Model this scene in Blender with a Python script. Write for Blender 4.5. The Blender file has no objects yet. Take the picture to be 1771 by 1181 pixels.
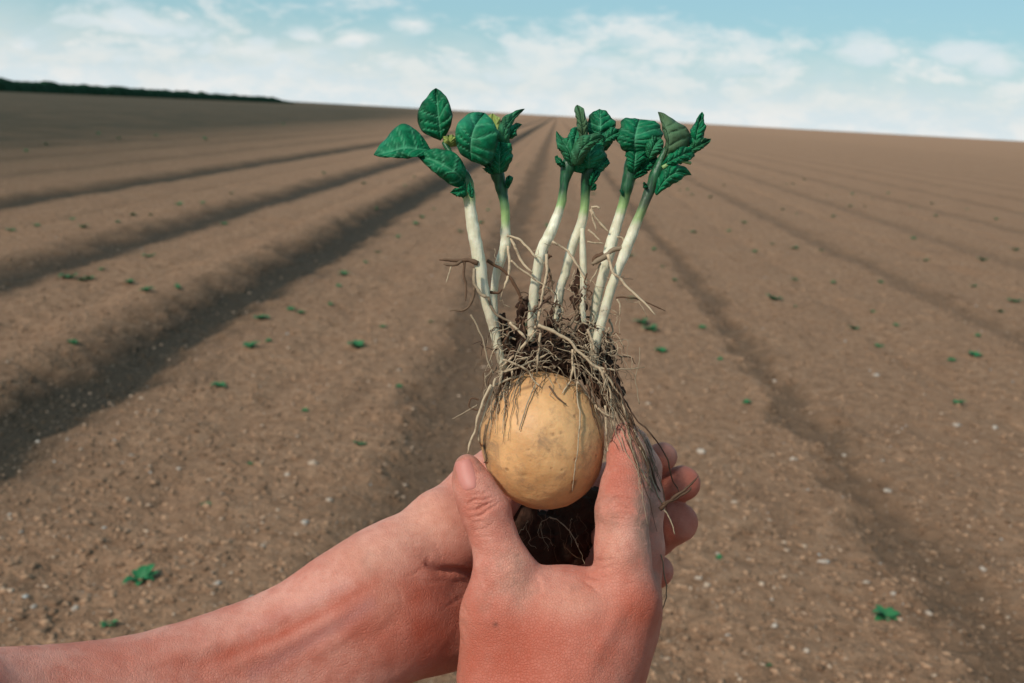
import bpy, math, random
import numpy as np
from mathutils import Matrix, Vector

# ------------------------------------------------------------------ camera
F = 1771 * 35 / 36.0                     # focal length in photograph pixels
CX, CY = 885.5, 590.5
CAM = np.array([0.0, 0.0, 1.45])

def nrm(v):
    v = np.asarray(v, float)
    return v / np.linalg.norm(v)

_Y = nrm([(965 - CX) / F, (CY - 200) / F, -1])
_B = nrm([(1755 - CX) / F, (CY - 243) / F, -1])
_Z = nrm(np.cross(_B, _Y))
_X = nrm(np.cross(_Y, _Z))
R = np.array([_X, _Y, _Z])               # camera space -> world

scene = bpy.context.scene
cam = bpy.data.cameras.new("camera")
camo = bpy.data.objects.new("camera", cam)
scene.collection.objects.link(camo)
M4 = Matrix([list(R[0]) + [CAM[0]], list(R[1]) + [CAM[1]], list(R[2]) + [CAM[2]], [0, 0, 0, 1]])
camo.matrix_world = M4
cam.lens = 35
cam.sensor_width = 36
cam.clip_start = 0.01
cam.clip_end = 12000
cam.dof.use_dof = True
cam.dof.focus_distance = 0.44
cam.dof.aperture_fstop = 17
scene.camera = camo

def wdir(px, py):
    d = R @ np.array([(px - CX) / F, (CY - py) / F, -1.0])
    return d / np.linalg.norm(d)

# ------------------------------------------------------------------ world
scene.view_settings.view_transform = 'Standard'
scene.view_settings.look = 'None'
scene.view_settings.exposure = 0
scene.view_settings.gamma = 1
SUN = nrm([-0.50, -0.56, 0.70])
sun_el = math.asin(SUN[2])
sun_az = math.atan2(SUN[0], SUN[1])
sl = bpy.data.lights.new("sun", 'SUN')
sl.energy = 3.4
sl.angle = math.radians(5)
sl.color = (1.0, 0.93, 0.82)
so = bpy.data.objects.new("sun", sl)
scene.collection.objects.link(so)
so.rotation_euler = Vector(SUN).to_track_quat('Z', 'Y').to_euler()
so.location = (-6, -4, 8)

world = bpy.data.worlds.new("World")
scene.world = world
world.use_nodes = True
nt = world.node_tree
nt.nodes.clear()

class G:
    """tiny node-graph helper"""
    def __init__(s, t): s.t = t
    def n(s, typ, **kw):
        nd = s.t.nodes.new(typ)
        ins = kw.pop('ins', {})
        for k, v in kw.items(): setattr(nd, k, v)
        for k, v in ins.items(): s.set(nd, k, v)
        return nd
    def set(s, nd, k, v):
        sock = nd.inputs[k]
        if isinstance(v, bpy.types.NodeSocket): s.t.links.new(v, sock)
        else: sock.default_value = v
    def m(s, op, a, b=0.0, c=None, clamp=False):
        nd = s.t.nodes.new('ShaderNodeMath'); nd.operation = op; nd.use_clamp = clamp
        s.set(nd, 0, a); s.set(nd, 1, b)
        if c is not None: s.set(nd, 2, c)
        return nd.outputs[0]
    def smooth(s, v, a, b):
        nd = s.t.nodes.new('ShaderNodeMapRange'); nd.interpolation_type = 'SMOOTHSTEP'
        s.set(nd, 'Value', v); nd.inputs['From Min'].default_value = a; nd.inputs['From Max'].default_value = b
        return nd.outputs[0]
    def mix(s, f, a, b, mode='MIX'):
        nd = s.t.nodes.new('ShaderNodeMix'); nd.data_type = 'RGBA'; nd.blend_type = mode
        s.set(nd, 0, f)
        for k, v in ((6, a), (7, b)):
            if not isinstance(v, bpy.types.NodeSocket) and len(v) == 3: v = (*v, 1)
            s.set(nd, k, v)
        return nd.outputs[2]
    def noise(s, vec, scale, detail=4, rough=0.55, dist=0.0):
        nd = s.t.nodes.new('ShaderNodeTexNoise')
        if vec is not None: s.set(nd, 'Vector', vec)
        nd.inputs['Scale'].default_value = scale; nd.inputs['Detail'].default_value = detail
        nd.inputs['Roughness'].default_value = rough; nd.inputs['Distortion'].default_value = dist
        return nd.outputs['Fac']
    def mapping(s, vec, scale):
        nd = s.t.nodes.new('ShaderNodeMapping'); s.set(nd, 'Vector', vec); nd.inputs['Scale'].default_value = scale
        return nd.outputs[0]

g = G(nt)
sky = g.n('ShaderNodeTexSky', sky_type='NISHITA', sun_disc=False, sun_elevation=sun_el, sun_rotation=sun_az)
sky.altitude = 100; sky.air_density = 1.0; sky.dust_density = 1.2; sky.ozone_density = 1.0
tc = g.n('ShaderNodeTexCoord')
sep = g.n('ShaderNodeSeparateXYZ'); nt.links.new(tc.outputs['Generated'], sep.inputs[0])
az = g.m('ARCTAN2', sep.outputs[0], sep.outputs[1])
el = sep.outputs[2]
vec = g.mapping(tc.outputs['Generated'], (1, 1, 2.3))
n1 = g.noise(vec, 5.0, 7, 0.6, 0.6)
n2 = g.noise(vec, 24.0, 6, 0.62, 0.2)
nn = g.m('ADD', g.m('MULTIPLY', n1, 0.7), g.m('MULTIPLY', n2, 0.3))
layer = g.smooth(g.m('SUBTRACT', nn, g.m('MULTIPLY', el, 2.2)), 0.30, 0.46)
low = g.smooth(g.m('SUBTRACT', g.m('ADD', el, g.m('MULTIPLY', g.m('SUBTRACT', nn, .5), .10)), 0.0), 0.088, 0.0)
puffs = [(1120, 62, 70, 30), (1262, 102, 72, 32), (1345, 116, 50, 20), (1515, 88, 75, 24), (1660, 95, 52, 22),
         (1718, 112, 42, 24), (715, 40, 36, 16), (612, 66, 44, 16), (530, 62, 34, 14), (410, 88, 110, 26),
         (250, 45, 140, 26), (60, 112, 40, 18), (35, 80, 32, 16), (680, 108, 60, 24), (210, 100, 90, 18),
         (900, 130, 130, 26), (1050, 112, 90, 22), (480, 130, 140, 22)]
pm = None
dist = g.m('MULTIPLY', g.m('ADD', g.m('MULTIPLY', g.m('SUBTRACT', n2, 0.5), 2.0), g.m('MULTIPLY', g.m('SUBTRACT', n1, 0.5), 1.9)), 1.6)
for (px, py, a, b) in puffs:
    d = wdir(px, py)
    u0, v0 = math.atan2(d[0], d[1]), d[2]
    uu = g.m('DIVIDE', g.m('SUBTRACT', az, u0), a / F)
    vv = g.m('DIVIDE', g.m('SUBTRACT', el, v0), b / F)
    r = g.m('SQRT', g.m('ADD', g.m('MULTIPLY', uu, uu), g.m('MULTIPLY', vv, vv)))
    q = g.smooth(g.m('ADD', r, dist), 1.45, -0.1)
    pm = q if pm is None else g.m('MAXIMUM', pm, q)
mask = g.m('MAXIMUM', g.m('MULTIPLY', layer, 0.78), g.m('MAXIMUM', g.m('MULTIPLY', pm, 0.93), g.m('MULTIPLY', low, 0.97)))
skyc = g.mix(1.0, sky.outputs[0], (0.090, 0.102, 0.100), 'MULTIPLY')
skyc = g.mix(0.50, skyc, (0.33, 0.64, 0.76))
ccol = g.mix(g.smooth(n2, 0.35, 0.65), (0.70, 0.79, 0.82), (0.86, 0.865, 0.845))
out = g.mix(mask, skyc, ccol)
bg = g.n('ShaderNodeBackground', ins={'Color': out, 'Strength': 1.0})
ow = g.n('ShaderNodeOutputWorld')
nt.links.new(bg.outputs[0], ow.inputs[0])

# ------------------------------------------------------------------ helpers
rng = np.random.default_rng(7)
random.seed(7)

def hash3(ix, iy, iz, seed):
    h = (ix.astype(np.int64) * 374761393 + iy.astype(np.int64) * 668265263 + iz.astype(np.int64) * 2147483647 + seed * 144665) & 0xffffffff
    h = ((h ^ (h >> 13)) * 1274126177) & 0xffffffff
    h = ((h ^ (h >> 16)) * 2246822519) & 0xffffffff
    return (((h ^ (h >> 15)) & 0xffffff) / float(0xffffff)).astype(np.float32)

def vnoise(p, seed=0):
    """value noise in [-1,1]; p (n,3)"""
    i = np.floor(p).astype(np.int64); f = (p - i).astype(np.float32); u = f * f * f * (f * (f * 6 - 15) + 10)
    r = 0
    for dx in (0, 1):
        wx = u[:, 0] if dx else 1 - u[:, 0]
        for dy in (0, 1):
            wy = u[:, 1] if dy else 1 - u[:, 1]
            for dz in (0, 1):
                wz = u[:, 2] if dz else 1 - u[:, 2]
                r = r + wx * wy * wz * hash3(i[:, 0] + dx, i[:, 1] + dy, i[:, 2] + dz, seed)
    return r * 2 - 1

def fbm(p, octv=4, seed=0, gain=0.5):
    a, r, q = 1.0, 0, p.copy()
    for o in range(octv):
        r = r + a * vnoise(q, seed + o * 17); q = q * 2.03 + 5.3; a *= gain
    return r

def noise2(x, y, scale, octv=3, seed=0, gain=0.5):
    p = np.stack([np.asarray(x, float).ravel() * scale, np.asarray(y, float).ravel() * scale, np.full(np.size(x), 0.37)], 1)
    return fbm(p, octv, seed, gain)

def mesh_obj(name, verts, faces, mat, parent=None, smooth=True, attrs=None):
    verts = np.asarray(verts, dtype=np.float32)
    me = bpy.data.meshes.new(name)
    if isinstance(faces, np.ndarray):
        nf, k = faces.shape
        me.vertices.add(len(verts)); me.vertices.foreach_set('co', verts.ravel())
        me.loops.add(nf * k); me.loops.foreach_set('vertex_index', faces.astype(np.int32).ravel())
        me.polygons.add(nf); me.polygons.foreach_set('loop_start', np.arange(0, nf * k, k, dtype=np.int32))
        me.update(calc_edges=True); me.validate()
    else:
        me.from_pydata(verts.tolist(), [], faces)
    if attrs:
        for an, av in attrs.items():
            at = me.color_attributes.new(an, 'FLOAT_COLOR', 'POINT')
            at.data.foreach_set('color', np.asarray(av, dtype=np.float32).ravel())
    if smooth: me.polygons.foreach_set('use_smooth', np.ones(len(me.polygons), dtype=bool))
    me.materials.append(mat)
    o = bpy.data.objects.new(name, me)
    scene.collection.objects.link(o)
    if parent is not None: o.parent = parent
    return o

def tag(o, label=None, cat=None, group=None, kind=None):
    if label: o['label'] = label
    if cat: o['category'] = cat
    if group: o['group'] = group
    if kind: o['kind'] = kind
    return o

def empty(name, loc, label, cat, group=None):
    o = bpy.data.objects.new(name, None); o.location = loc
    o.empty_display_size = 0.05
    scene.collection.objects.link(o)
    return tag(o, label, cat, group)

def material(name, rough=0.8, spec=0.3):
    m = bpy.data.materials.new(name); m.use_nodes = True
    gg = G(m.node_tree)
    b = m.node_tree.nodes['Principled BSDF']
    b.inputs['Roughness'].default_value = rough
    b.inputs['Specular IOR Level'].default_value = spec
    return m, gg, b

def bump(gg, b, h, dist, strength=1.0):
    nd = gg.n('ShaderNodeBump', ins={'Height': h, 'Distance': dist, 'Strength': strength})
    gg.t.links.new(nd.outputs[0], b.inputs['Normal'])

def P(px, py, D):
    """camera-space point seen at (px,py), depth D metres"""
    return np.array([(px - CX) * D / F, (CY - py) * D / F, -D])

def to_world(v):
    return np.asarray(v) @ R.T + CAM

# ------------------------------------------------------------------ ground
FUR = [(-7.0, .08, .34), (-4.25, .075, .32), (-2.37, .125, .32), (-.44, .075, .20), (1.40, .045, .11), (3.6, .03, .16)]
DAMP_SHADE = {-7.0: 1.0, -4.25: 1.0, -2.37: 1.15, -.44: .60, 1.40: .55, 3.6: .40}  # dark tone per furrow: damp soil plus painted furrow shading
x = -7.0
for k in range(14):
    x -= 2.05; FUR.append((x, .03, .22))
x = 3.6
for k in range(16):
    x += 2.05; FUR.append((x, .025, .2))
MID = [-5.6, -3.2, -1.35, .45, 2.5, 4.6, 6.7]

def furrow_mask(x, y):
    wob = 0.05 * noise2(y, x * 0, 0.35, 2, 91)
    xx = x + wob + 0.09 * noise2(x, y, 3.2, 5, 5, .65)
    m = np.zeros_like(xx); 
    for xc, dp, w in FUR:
        m = np.maximum(m, DAMP_SHADE.get(xc, .3) * np.exp(-np.abs((xx - xc - .1 * w) / (w * 1.2)) ** 2.6))
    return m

def ground_h(x, y, fine=True):
    x = np.asarray(x, float).ravel(); y = np.asarray(y, float).ravel()
    wob = 0.05 * noise2(y, x * 0, 0.35, 2, 91)
    edge = 0.075 * noise2(x, y, 3.2, 5, 5, .65)
    xx = x + wob + edge
    z = np.zeros_like(xx)
    for xc, dp, w in FUR:
        z -= dp * np.exp(-np.abs((xx - xc) / w) ** 2.6)
        z += dp * .10 * np.exp(-((np.abs(xx - xc) - w * 1.55) / (w * .5)) ** 2)
    for xc in MID:
        z -= 0.025 * np.exp(-((xx - xc) / .13) ** 2)
    near = np.clip(1 - (y - 30) / 60, 0, 1)
    z += 0.016 * noise2(x, y, 1.9, 3, 11) * near
    if fine:
        nf = np.clip(1 - (y - 9) / 12, 0, 1)
        c = noise2(x, y, 16.0, 3, 23)
        z += nf * (0.006 * c + 0.012 * np.clip(noise2(x, y, 9.0, 2, 31) - .25, 0, 1))
    return z

def axis(segs):
    out = []
    for a, b, n in segs: out.append(np.linspace(a, b, n, endpoint=False))
    return np.concatenate(out + [[segs[-1][1]]])

xs = axis([(-4000, -300, 8), (-300, -45, 12), (-45, -14, 120), (-14, -6, 130), (-6, -3, 130), (-3, 3, 400), (3, 6, 130),
           (6, 14, 110), (14, 45, 100), (45, 300, 12), (300, 4000, 8)])
t = np.linspace(0, 1, 620)
ys = np.concatenate([[-60, -20, -8, -3], 1.0 + 1.0 * np.linspace(0, 1, 20, endpoint=False), 2.0 * (160 / 2.0) ** t, [300, 700, 1500, 4000, 9000]])
XX, YY = np.meshgrid(xs, ys)
zz = ground_h(XX, YY)
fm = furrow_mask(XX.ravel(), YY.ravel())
nx, ny = len(xs), len(ys)
idx = np.arange(nx * ny).reshape(ny, nx)
fc = np.stack([idx[:-1, :-1], idx[:-1, 1:], idx[1:, 1:], idx[1:, :-1]], -1).reshape(-1, 4)
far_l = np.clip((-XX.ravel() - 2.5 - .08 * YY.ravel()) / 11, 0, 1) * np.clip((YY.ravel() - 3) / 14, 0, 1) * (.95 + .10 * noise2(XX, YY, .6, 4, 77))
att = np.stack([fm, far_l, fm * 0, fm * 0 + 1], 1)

m_soil, g, b = material('soil', 0.95, 0.12)
geo = g.n('ShaderNodeNewGeometry'); pos = geo.outputs['Position']
at = g.n('ShaderNodeVertexColor', layer_name='ground'); sp = g.n('ShaderNodeSeparateColor', ins={'Color': at.outputs['Color']})
nA = g.noise(pos, 1.1, 5, 0.6); nB = g.noise(pos, 14, 6, 0.72); nC = g.noise(pos, 55, 5, 0.75); nD = g.noise(pos, 28, 4, 0.7)
stretch = g.mapping(pos, (9, 0.9, 1)); nS = g.noise(stretch, 1.0, 5, 0.6)
c = g.mix(g.smooth(nB, 0.3, 0.72), (0.230, 0.124, 0.070), (0.450, 0.262, 0.158))
c = g.mix(g.m('MULTIPLY', g.smooth(nA, 0.35, 0.7), .45), c, (0.300, 0.160, 0.092))
c = g.mix(g.m('MULTIPLY', g.smooth(nS, 0.52, 0.72), .45), c, (0.19, 0.105, 0.062))
c = g.mix(g.m('MULTIPLY', g.smooth(nC, 0.5, 0.75), .5), c, (0.46, 0.30, 0.20))
damp_shade = g.m('MULTIPLY', sp.outputs[0], g.smooth(g.m('ADD', nB, g.m('MULTIPLY', sp.outputs[0], .25)), 0.25, 0.62))
c = g.mix(g.m('MULTIPLY', damp_shade, .95, clamp=True), c, (0.052, 0.041, 0.029))  # one dark colour carries both damp soil and furrow shade
c = g.mix(g.m('MULTIPLY', g.smooth(nD, .42, .26), .6), c, (0.085, 0.055, 0.036))  # dark flecks painted in as shadows among the clods
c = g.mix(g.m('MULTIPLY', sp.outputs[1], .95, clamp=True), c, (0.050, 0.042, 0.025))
vo = g.n('ShaderNodeTexVoronoi', ins={'Vector': pos, 'Scale': 46.0, 'Randomness': 1.0})
stone = g.smooth(vo.outputs['Distance'], 0.26, 0.18)
vcol = g.n('ShaderNodeSeparateColor', ins={'Color': vo.outputs['Color']})
pick = g.smooth(vcol.outputs[0], 0.66, 0.78)
sm = g.m('MULTIPLY', stone, pick)
c = g.mix(g.m('MULTIPLY', sm, .65), c, g.mix(vcol.outputs[1], (0.42, 0.28, 0.19), (0.52, 0.42, 0.33)))
g.t.links.new(c, b.inputs['Base Color'])
hh = g.m('ADD', g.m('ADD', g.m('ADD', g.m('MULTIPLY', nB, 1.0), g.m('MULTIPLY', nD, .7)), g.m('MULTIPLY', nC, .45)), g.m('MULTIPLY', sm, .15))
bump(g, b, hh, 0.03, 1.0)
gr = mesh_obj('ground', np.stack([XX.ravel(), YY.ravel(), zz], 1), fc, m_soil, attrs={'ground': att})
tag(gr, kind='structure')

# pebbles and clods --------------------------------------------------
def hit_ground(px, py):
    d = wdir(px, py)
    t = -CAM[2] / d[2]
    for _ in range(12):
        p = CAM + d * t
        h = ground_h(p[0], p[1], False)[0]
        t = (h - CAM[2]) / d[2]
    p = CAM + d * t
    return p

import bmesh
def ico(sub):
    bm = bmesh.new(); bmesh.ops.create_icosphere(bm, subdivisions=sub, radius=1)
    v = np.array([q.co[:] for q in bm.verts]); f = np.array([[w.index for w in q.verts] for q in bm.faces]); bm.free()
    return v, f
ICO1, ICO1F = ico(1); ICO2, ICO2F = ico(2)

def rock_verts(v, size, seed, flat=0.55, amp=0.42):
    r = np.random.default_rng(seed)
    s = np.array([r.uniform(.75, 1.3), r.uniform(.6, 1.0), flat * r.uniform(.7, 1.2)])
    n = vnoise(v * 1.4 + r.uniform(0, 50, 3), seed)
    n2_ = vnoise(v * 3.1 + r.uniform(0, 50, 3), seed + 3)
    q = v * (1 + amp * n + amp * .4 * n2_)[:, None] * s * size
    a = r.uniform(0, 6.28); ca, sa = math.cos(a), math.sin(a)
    return q @ np.array([[ca, sa, 0], [-sa, ca, 0], [0, 0, 1]])

def scatter(name, n, smin, smax, mat, label, cat, seed, v, f, pw=2.5, sink=.25):
    r = np.random.default_rng(seed)
    shapes = np.stack([rock_verts(v, 1.0, seed * 1000 + i) for i in range(80)])
    y = 1.9 * (15 / 1.9) ** (r.random(n) ** 1.0)
    x = (r.random(n) * 2 - 1) * (y * .62 + .5)
    s_ = smin + (smax - smin) * r.random(n) ** pw
    z = ground_h(x, y)
    V = shapes[r.integers(80, size=n)] * s_[:, None, None] + np.stack([x, y, z + s_ * sink], 1)[:, None, :]
    Fc = (f[None] + (np.arange(n) * len(v))[:, None, None]).reshape(-1, 3)
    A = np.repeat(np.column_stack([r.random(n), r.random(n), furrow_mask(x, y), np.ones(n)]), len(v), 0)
    o = mesh_obj(name, V.reshape(-1, 3), Fc, mat, smooth=False, attrs={'rnd': A})
    return tag(o, label, cat, kind='stuff')

m_clod, g, b = material('clod', 0.95, 0.1)
at = g.n('ShaderNodeVertexColor', layer_name='rnd'); sp = g.n('ShaderNodeSeparateColor', ins={'Color': at.outputs['Color']})
geo = g.n('ShaderNodeNewGeometry'); nB = g.noise(geo.outputs['Position'], 60, 4, .6)
c = g.mix(sp.outputs[0], (0.10, 0.058, 0.036), (0.42, 0.252, 0.156))
c = g.mix(g.m('MULTIPLY', nB, .5), c, (0.26, 0.15, 0.09))
c = g.mix(g.m('MULTIPLY', sp.outputs[2], .85, clamp=True), c, (0.056, 0.043, 0.030))  # crumbs in furrows take the same damp and painted-shade tone
g.t.links.new(c, b.inputs['Base Color']); bump(g, b, nB, 0.01, .8)
m_peb, g, b = material('pebble', 0.8, 0.25)
at = g.n('ShaderNodeVertexColor', layer_name='rnd'); sp = g.n('ShaderNodeSeparateColor', ins={'Color': at.outputs['Color']})
c = g.mix(sp.outputs[0], (0.30, 0.19, 0.125), (0.50, 0.36, 0.26))
c = g.mix(g.smooth(sp.outputs[1], .9, .95), c, (0.42, 0.40, 0.37))
geo = g.n('ShaderNodeNewGeometry'); nB = g.noise(geo.outputs['Position'], 90, 4, .6)
c = g.mix(g.m('MULTIPLY', g.smooth(nB, .45, .65), .6), c, (0.22, 0.145, 0.095))
g.t.links.new(c, b.inputs['Base Color'])
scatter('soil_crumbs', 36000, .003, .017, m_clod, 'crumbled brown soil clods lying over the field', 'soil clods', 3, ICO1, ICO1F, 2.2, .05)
scatter('gravel', 3400, .003, .012, m_peb, 'small pale pebbles mixed into the field soil', 'gravel', 5, ICO1, ICO1F, 2.0, .2)

m_stone, g, b = material('stone', 0.75, 0.3)
geo = g.n('ShaderNodeNewGeometry'); oi = g.n('ShaderNodeObjectInfo')
nB = g.noise(geo.outputs['Position'], 55, 4, .6)
c = g.mix(oi.outputs['Random'], (0.38, 0.27, 0.19), (0.44, 0.38, 0.33))
c = g.mix(g.m('MULTIPLY', g.smooth(nB, .45, .65), .6), c, (0.26, 0.175, 0.12))
g.t.links.new(c, b.inputs['Base Color']); bump(g, b, nB, 0.004, .6)
stones = [(543, 803, 11), (1213, 782, 9), (527, 905, 8), (497, 820, 6), (1533, 855, 8), (1422, 975, 10), (1222, 1012, 9), (1208, 1000, 7),
          (1243, 960, 6), (1655, 735, 7), (1700, 988, 7), (1372, 795, 7), (1460, 790, 6), (65, 765, 5), (130, 1052, 8), (58, 1050, 6),
          (375, 1010, 8), (245, 690, 5), (735, 605, 5), (690, 640, 5), (1045, 1170, 6), (620, 1010, 6), (700, 838, 6), (570, 870, 6),
          (1500, 1010, 7), (1545, 1030, 8), (1605, 1060, 8), (1340, 1085, 7), (1120, 700, 5), (1340, 660, 5), (1515, 650, 5),
          (1720, 740, 6), (455, 945, 6), (310, 815, 5), (228, 790, 5), (1270, 870, 6), (1330, 900, 5), (1260, 1100, 6), (1395, 1130, 6)]
m_st = []
vz = ICO2
for i, (px, py, s) in enumerate(stones):
    p = hit_ground(px, py)
    size = s * np.linalg.norm(p - CAM) / F
    o = mesh_obj('stone', rock_verts(ICO2, size * .85, 400 + i, .6, .6), ICO2F, m_stone, smooth=True)
    o.location = (p[0], p[1], ground_h(p[0], p[1])[0] + size * .12)
    nb = 'right' if px > 965 else 'left'
    tag(o, 'small pale stone lying loose on the brown soil of the field', 'stone', 'pale stones scattered on the soil')

# seedlings ---------------------------------------------------------------
m_seed, g, b = material('seedling_leaf', 0.6, 0.3)
geo = g.n('ShaderNodeNewGeometry'); oi = g.n('ShaderNodeObjectInfo')
nB = g.noise(geo.outputs['Position'], 60, 3, .6)
c = g.mix(nB, (0.010, 0.085, 0.030), (0.030, 0.19, 0.06))
c = g.mix(g.m('MULTIPLY', oi.outputs['Random'], .35), c, (0.06, 0.14, 0.05))
g.t.links.new(c, b.inputs['Base Color'])
b.inputs['Subsurface Weight'].default_value = 0.0

def leaf_grid(L, W, curl, lift, n=7):
    """simple ovate leaf from the origin along +x; returns verts, faces"""
    V, Fq = [], []
    for i in range(n):
        t = i / (n - 1)
        w = W * math.sin(math.pi * min(1, t ** .75)) ** .8 * (1 - .15 * t) + .0004
        xx = L * t * (1 - .12 * curl * t); z0 = lift * L * (t - curl * t * t)
        for s in (-1, -.5, 0, .5, 1):
            V.append((xx, s * w, z0 + .28 * w * abs(s) - (.05 * L * math.sin(9 * t) * abs(s) * .3)))
    for i in range(n - 1):
        for j in range(4):
            a = i * 5 + j; Fq.append((a, a + 1, a + 6, a + 5))
    return np.array(V), Fq

def seedling_mesh(seed):
    r = np.random.default_rng(seed)
    V, Fq, n0 = [], [], 0
    for k in range(r.integers(9, 14)):
        L = r.uniform(.45, 1.0); W = L * r.uniform(.26, .36)
        v, f = leaf_grid(L, W, r.uniform(.4, .9), r.uniform(.5, 1.4))
        a = k * 2.4 + r.uniform(-.3, .3); ca, sa = math.cos(a), math.sin(a)
        v = v + np.array([0.12 * r.random(), 0, 0.25 * r.random()])
        v = v @ np.array([[ca, sa, 0], [-sa, ca, 0], [0, 0, 1]])
        V.append(v); Fq += [tuple(i + n0 for i in q) for q in f]; n0 += len(v)
    return np.concatenate(V), Fq
protos = [seedling_mesh(s) for s in (1, 2, 3, 4)]
pm_ = []
for v, f in protos:
    me = bpy.data.meshes.new('seedling'); me.from_pydata(v.tolist(), [], f); me.materials.append(m_seed)
    me.polygons.foreach_set('use_smooth', np.ones(len(me.polygons), dtype=bool)); pm_.append(me)
seeds = [(243, 1004, 30, 'large bright green seedling on the left, just above the forearm'), (188, 1082, 16, 'small green seedling in the lower left, just below the large one'),
         (1533, 1068, 28, 'large dark green seedling in the lower right of the field'), (380, 669, 17, 'dark green seedling left of the potato, beside the wide dark furrow'),
         (1657, 699, 14, 'dark green seedling near the right edge of the field'), (117, 481, 18, 'dark flat seedling near the left edge, between two dark furrows'),
         (127, 590, 12, None), (224, 492, 12, None), (308, 499, 10, None), (64, 392, 9, None), (144, 395, 11, None), (20, 400, 10, None), (230, 373, 9, None), (388, 390, 9, None),
         (463, 590, 9, None), (357, 872, 13, None), (622, 769, 13, None), (435, 802, 9, None), (527, 712, 9, None), (690, 668, 10, None),
         (745, 557, 8, None), (571, 527, 8, None), (585, 495, 9, None), (632, 454, 7, None), (653, 437, 7, None), (730, 377, 9, None),
         (1290, 697, 11, None), (1214, 568, 12, None), (1245, 622, 8, None), (1167, 485, 8, None), (1130, 432, 8, None), (1146, 462, 6, None),
         (1477, 569, 12, None), (1520, 600, 10, None), (1550, 564, 8, None), (1375, 485, 9, None), (1305, 437, 8, None), (1440, 489, 8, None),
         (1523, 489, 8, None), (1287, 386, 8, None), (1228, 342, 7, None), (1600, 451, 7, None), (1690, 582, 8, None), (1645, 625, 11, None),
         (1243, 965, 9, None), (1325, 1150, 11, None), (1420, 434, 6, None), (1335, 422, 6, None), (1260, 400, 6, None), (1470, 357, 6, None),
         (1440, 375, 6, None), (1375, 530, 6, None), (1730, 540, 8, None), (1510, 540, 7, None), (205, 240, 6, None), (170, 232, 6, None), (355, 242, 7, None),
         (490, 215, 6, None), (560, 300, 6, None), (400, 335, 6, None), (350, 352, 6, None), (80, 250, 6, None), (45, 262, 6, None), (270, 235, 6, None), (650, 352, 6, None), (700, 322, 5, None)]
rs = np.random.default_rng(12)
rows = [-5.6, -4.9, -3.6, -2.9, -1.75, -1.0, -.1, .75, 1.9, 2.9, 4.2, 5.1, 6.3, 7.2, 8.4, 9.3]
for k in range(120):
    y = 5.5 * (30 / 5.5) ** rs.random(); x = rows[rs.integers(len(rows))] + rs.normal() * .08
    o = bpy.data.objects.new('seedling', pm_[k % 4]); scene.collection.objects.link(o)
    sz = rs.uniform(.04, .085)
    o.location = (x, y, ground_h(x, y)[0] - .004); o.scale = (sz, sz, sz * .8); o.rotation_euler = (0, 0, rs.uniform(0, 6.28))
    tag(o, 'small green seedling growing from the brown soil among many like it', 'seedling', 'small seedlings scattered over the field')
m_stem_s, g_, b_ = material('seedling_stalk', 0.6, 0.3); b_.inputs['Base Color'].default_value = (0.03, 0.12, 0.04, 1)
for i, (px, py, s, lab) in enumerate(seeds):
    p = hit_ground(px, py)
    size = s * np.linalg.norm(p - CAM) / F
    o = bpy.data.objects.new('seedling', pm_[i % 4]); scene.collection.objects.link(o)
    o.location = (p[0], p[1], ground_h(p[0], p[1])[0] - .004); o.scale = (size, size, size * .85)
    o.rotation_euler = (0, 0, rng.uniform(0, 6.28))
    if lab is None:
        lab = 'small green seedling growing from the brown soil among many like it'
        tag(o, lab, 'seedling', 'small seedlings scattered over the field')
    else:
        tag(o, lab, 'seedling', 'larger seedlings on the field')

# distant hedge -------------------------------------------------------
m_hedge, g, b = material('hedge_leaves', 0.9, 0.1)
geo = g.n('ShaderNodeNewGeometry'); nB = g.noise(geo.outputs['Position'], .8, 5, .7)
g.t.links.new(g.mix(nB, (0.008, 0.030, 0.016), (0.022, 0.060, 0.026)), b.inputs['Base Color'])
def hedge():
    n = 420
    V, A = [], []
    dl, dr = wdir(-150, 160), wdir(505, 196)
    p0 = CAM + dl / math.hypot(dl[0], dl[1]) * 250; p1 = CAM + dr / math.hypot(dr[0], dr[1]) * 620
    d = (p1 - p0)[:2]; L = np.linalg.norm(d); d /= L; nrm2 = np.array([-d[1], d[0]])
    ring = 9
    for i in range(n + 1):
        t = i / n; c = p0[:2] + d * L * t
        h = (2.9 + .45 * fbm(np.array([[t * 60, .3, .7]]), 4, 3)[0]) * (1 - max(0, t - .86) / .14 * .75)
        for k in range(ring):
            a = math.pi * k / (ring - 1)
            q = 1 + .25 * vnoise(np.array([[t * 210, k * .9, 1.1]]), 8)[0]
            V.append((*(c + nrm2 * math.cos(a) * 1.8 * q), (math.sin(a) ** .5 if 0 < k < ring - 1 else 0) * h * (.94 + .09 * q)))
    Fq = [(i * ring + k, i * ring + k + 1, (i + 1) * ring + k + 1, (i + 1) * ring + k) for i in range(n) for k in range(ring - 1)]
    o = mesh_obj('hedge', V, Fq, m_hedge, smooth=False)
    tag(o, 'long dark green hedge along the far left edge of the field on the horizon', 'hedge')
hedge()

# ------------------------------------------------------------------ SDF modelling
def smin(a, b, k):
    if k <= 0: return np.minimum(a, b)
    h = np.clip(.5 + .5 * (b - a) / k, 0, 1)
    return b + (a - b) * h - k * h * (1 - h)

def cone(p, a, ra, b, rb):
    ba = b - a
    h = np.clip(((p - a) @ ba) / max(ba @ ba, 1e-12), 0, 1)
    q = p - a - h[:, None] * ba
    return np.sqrt((q * q).sum(1)) - (ra + (rb - ra) * h)

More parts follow.
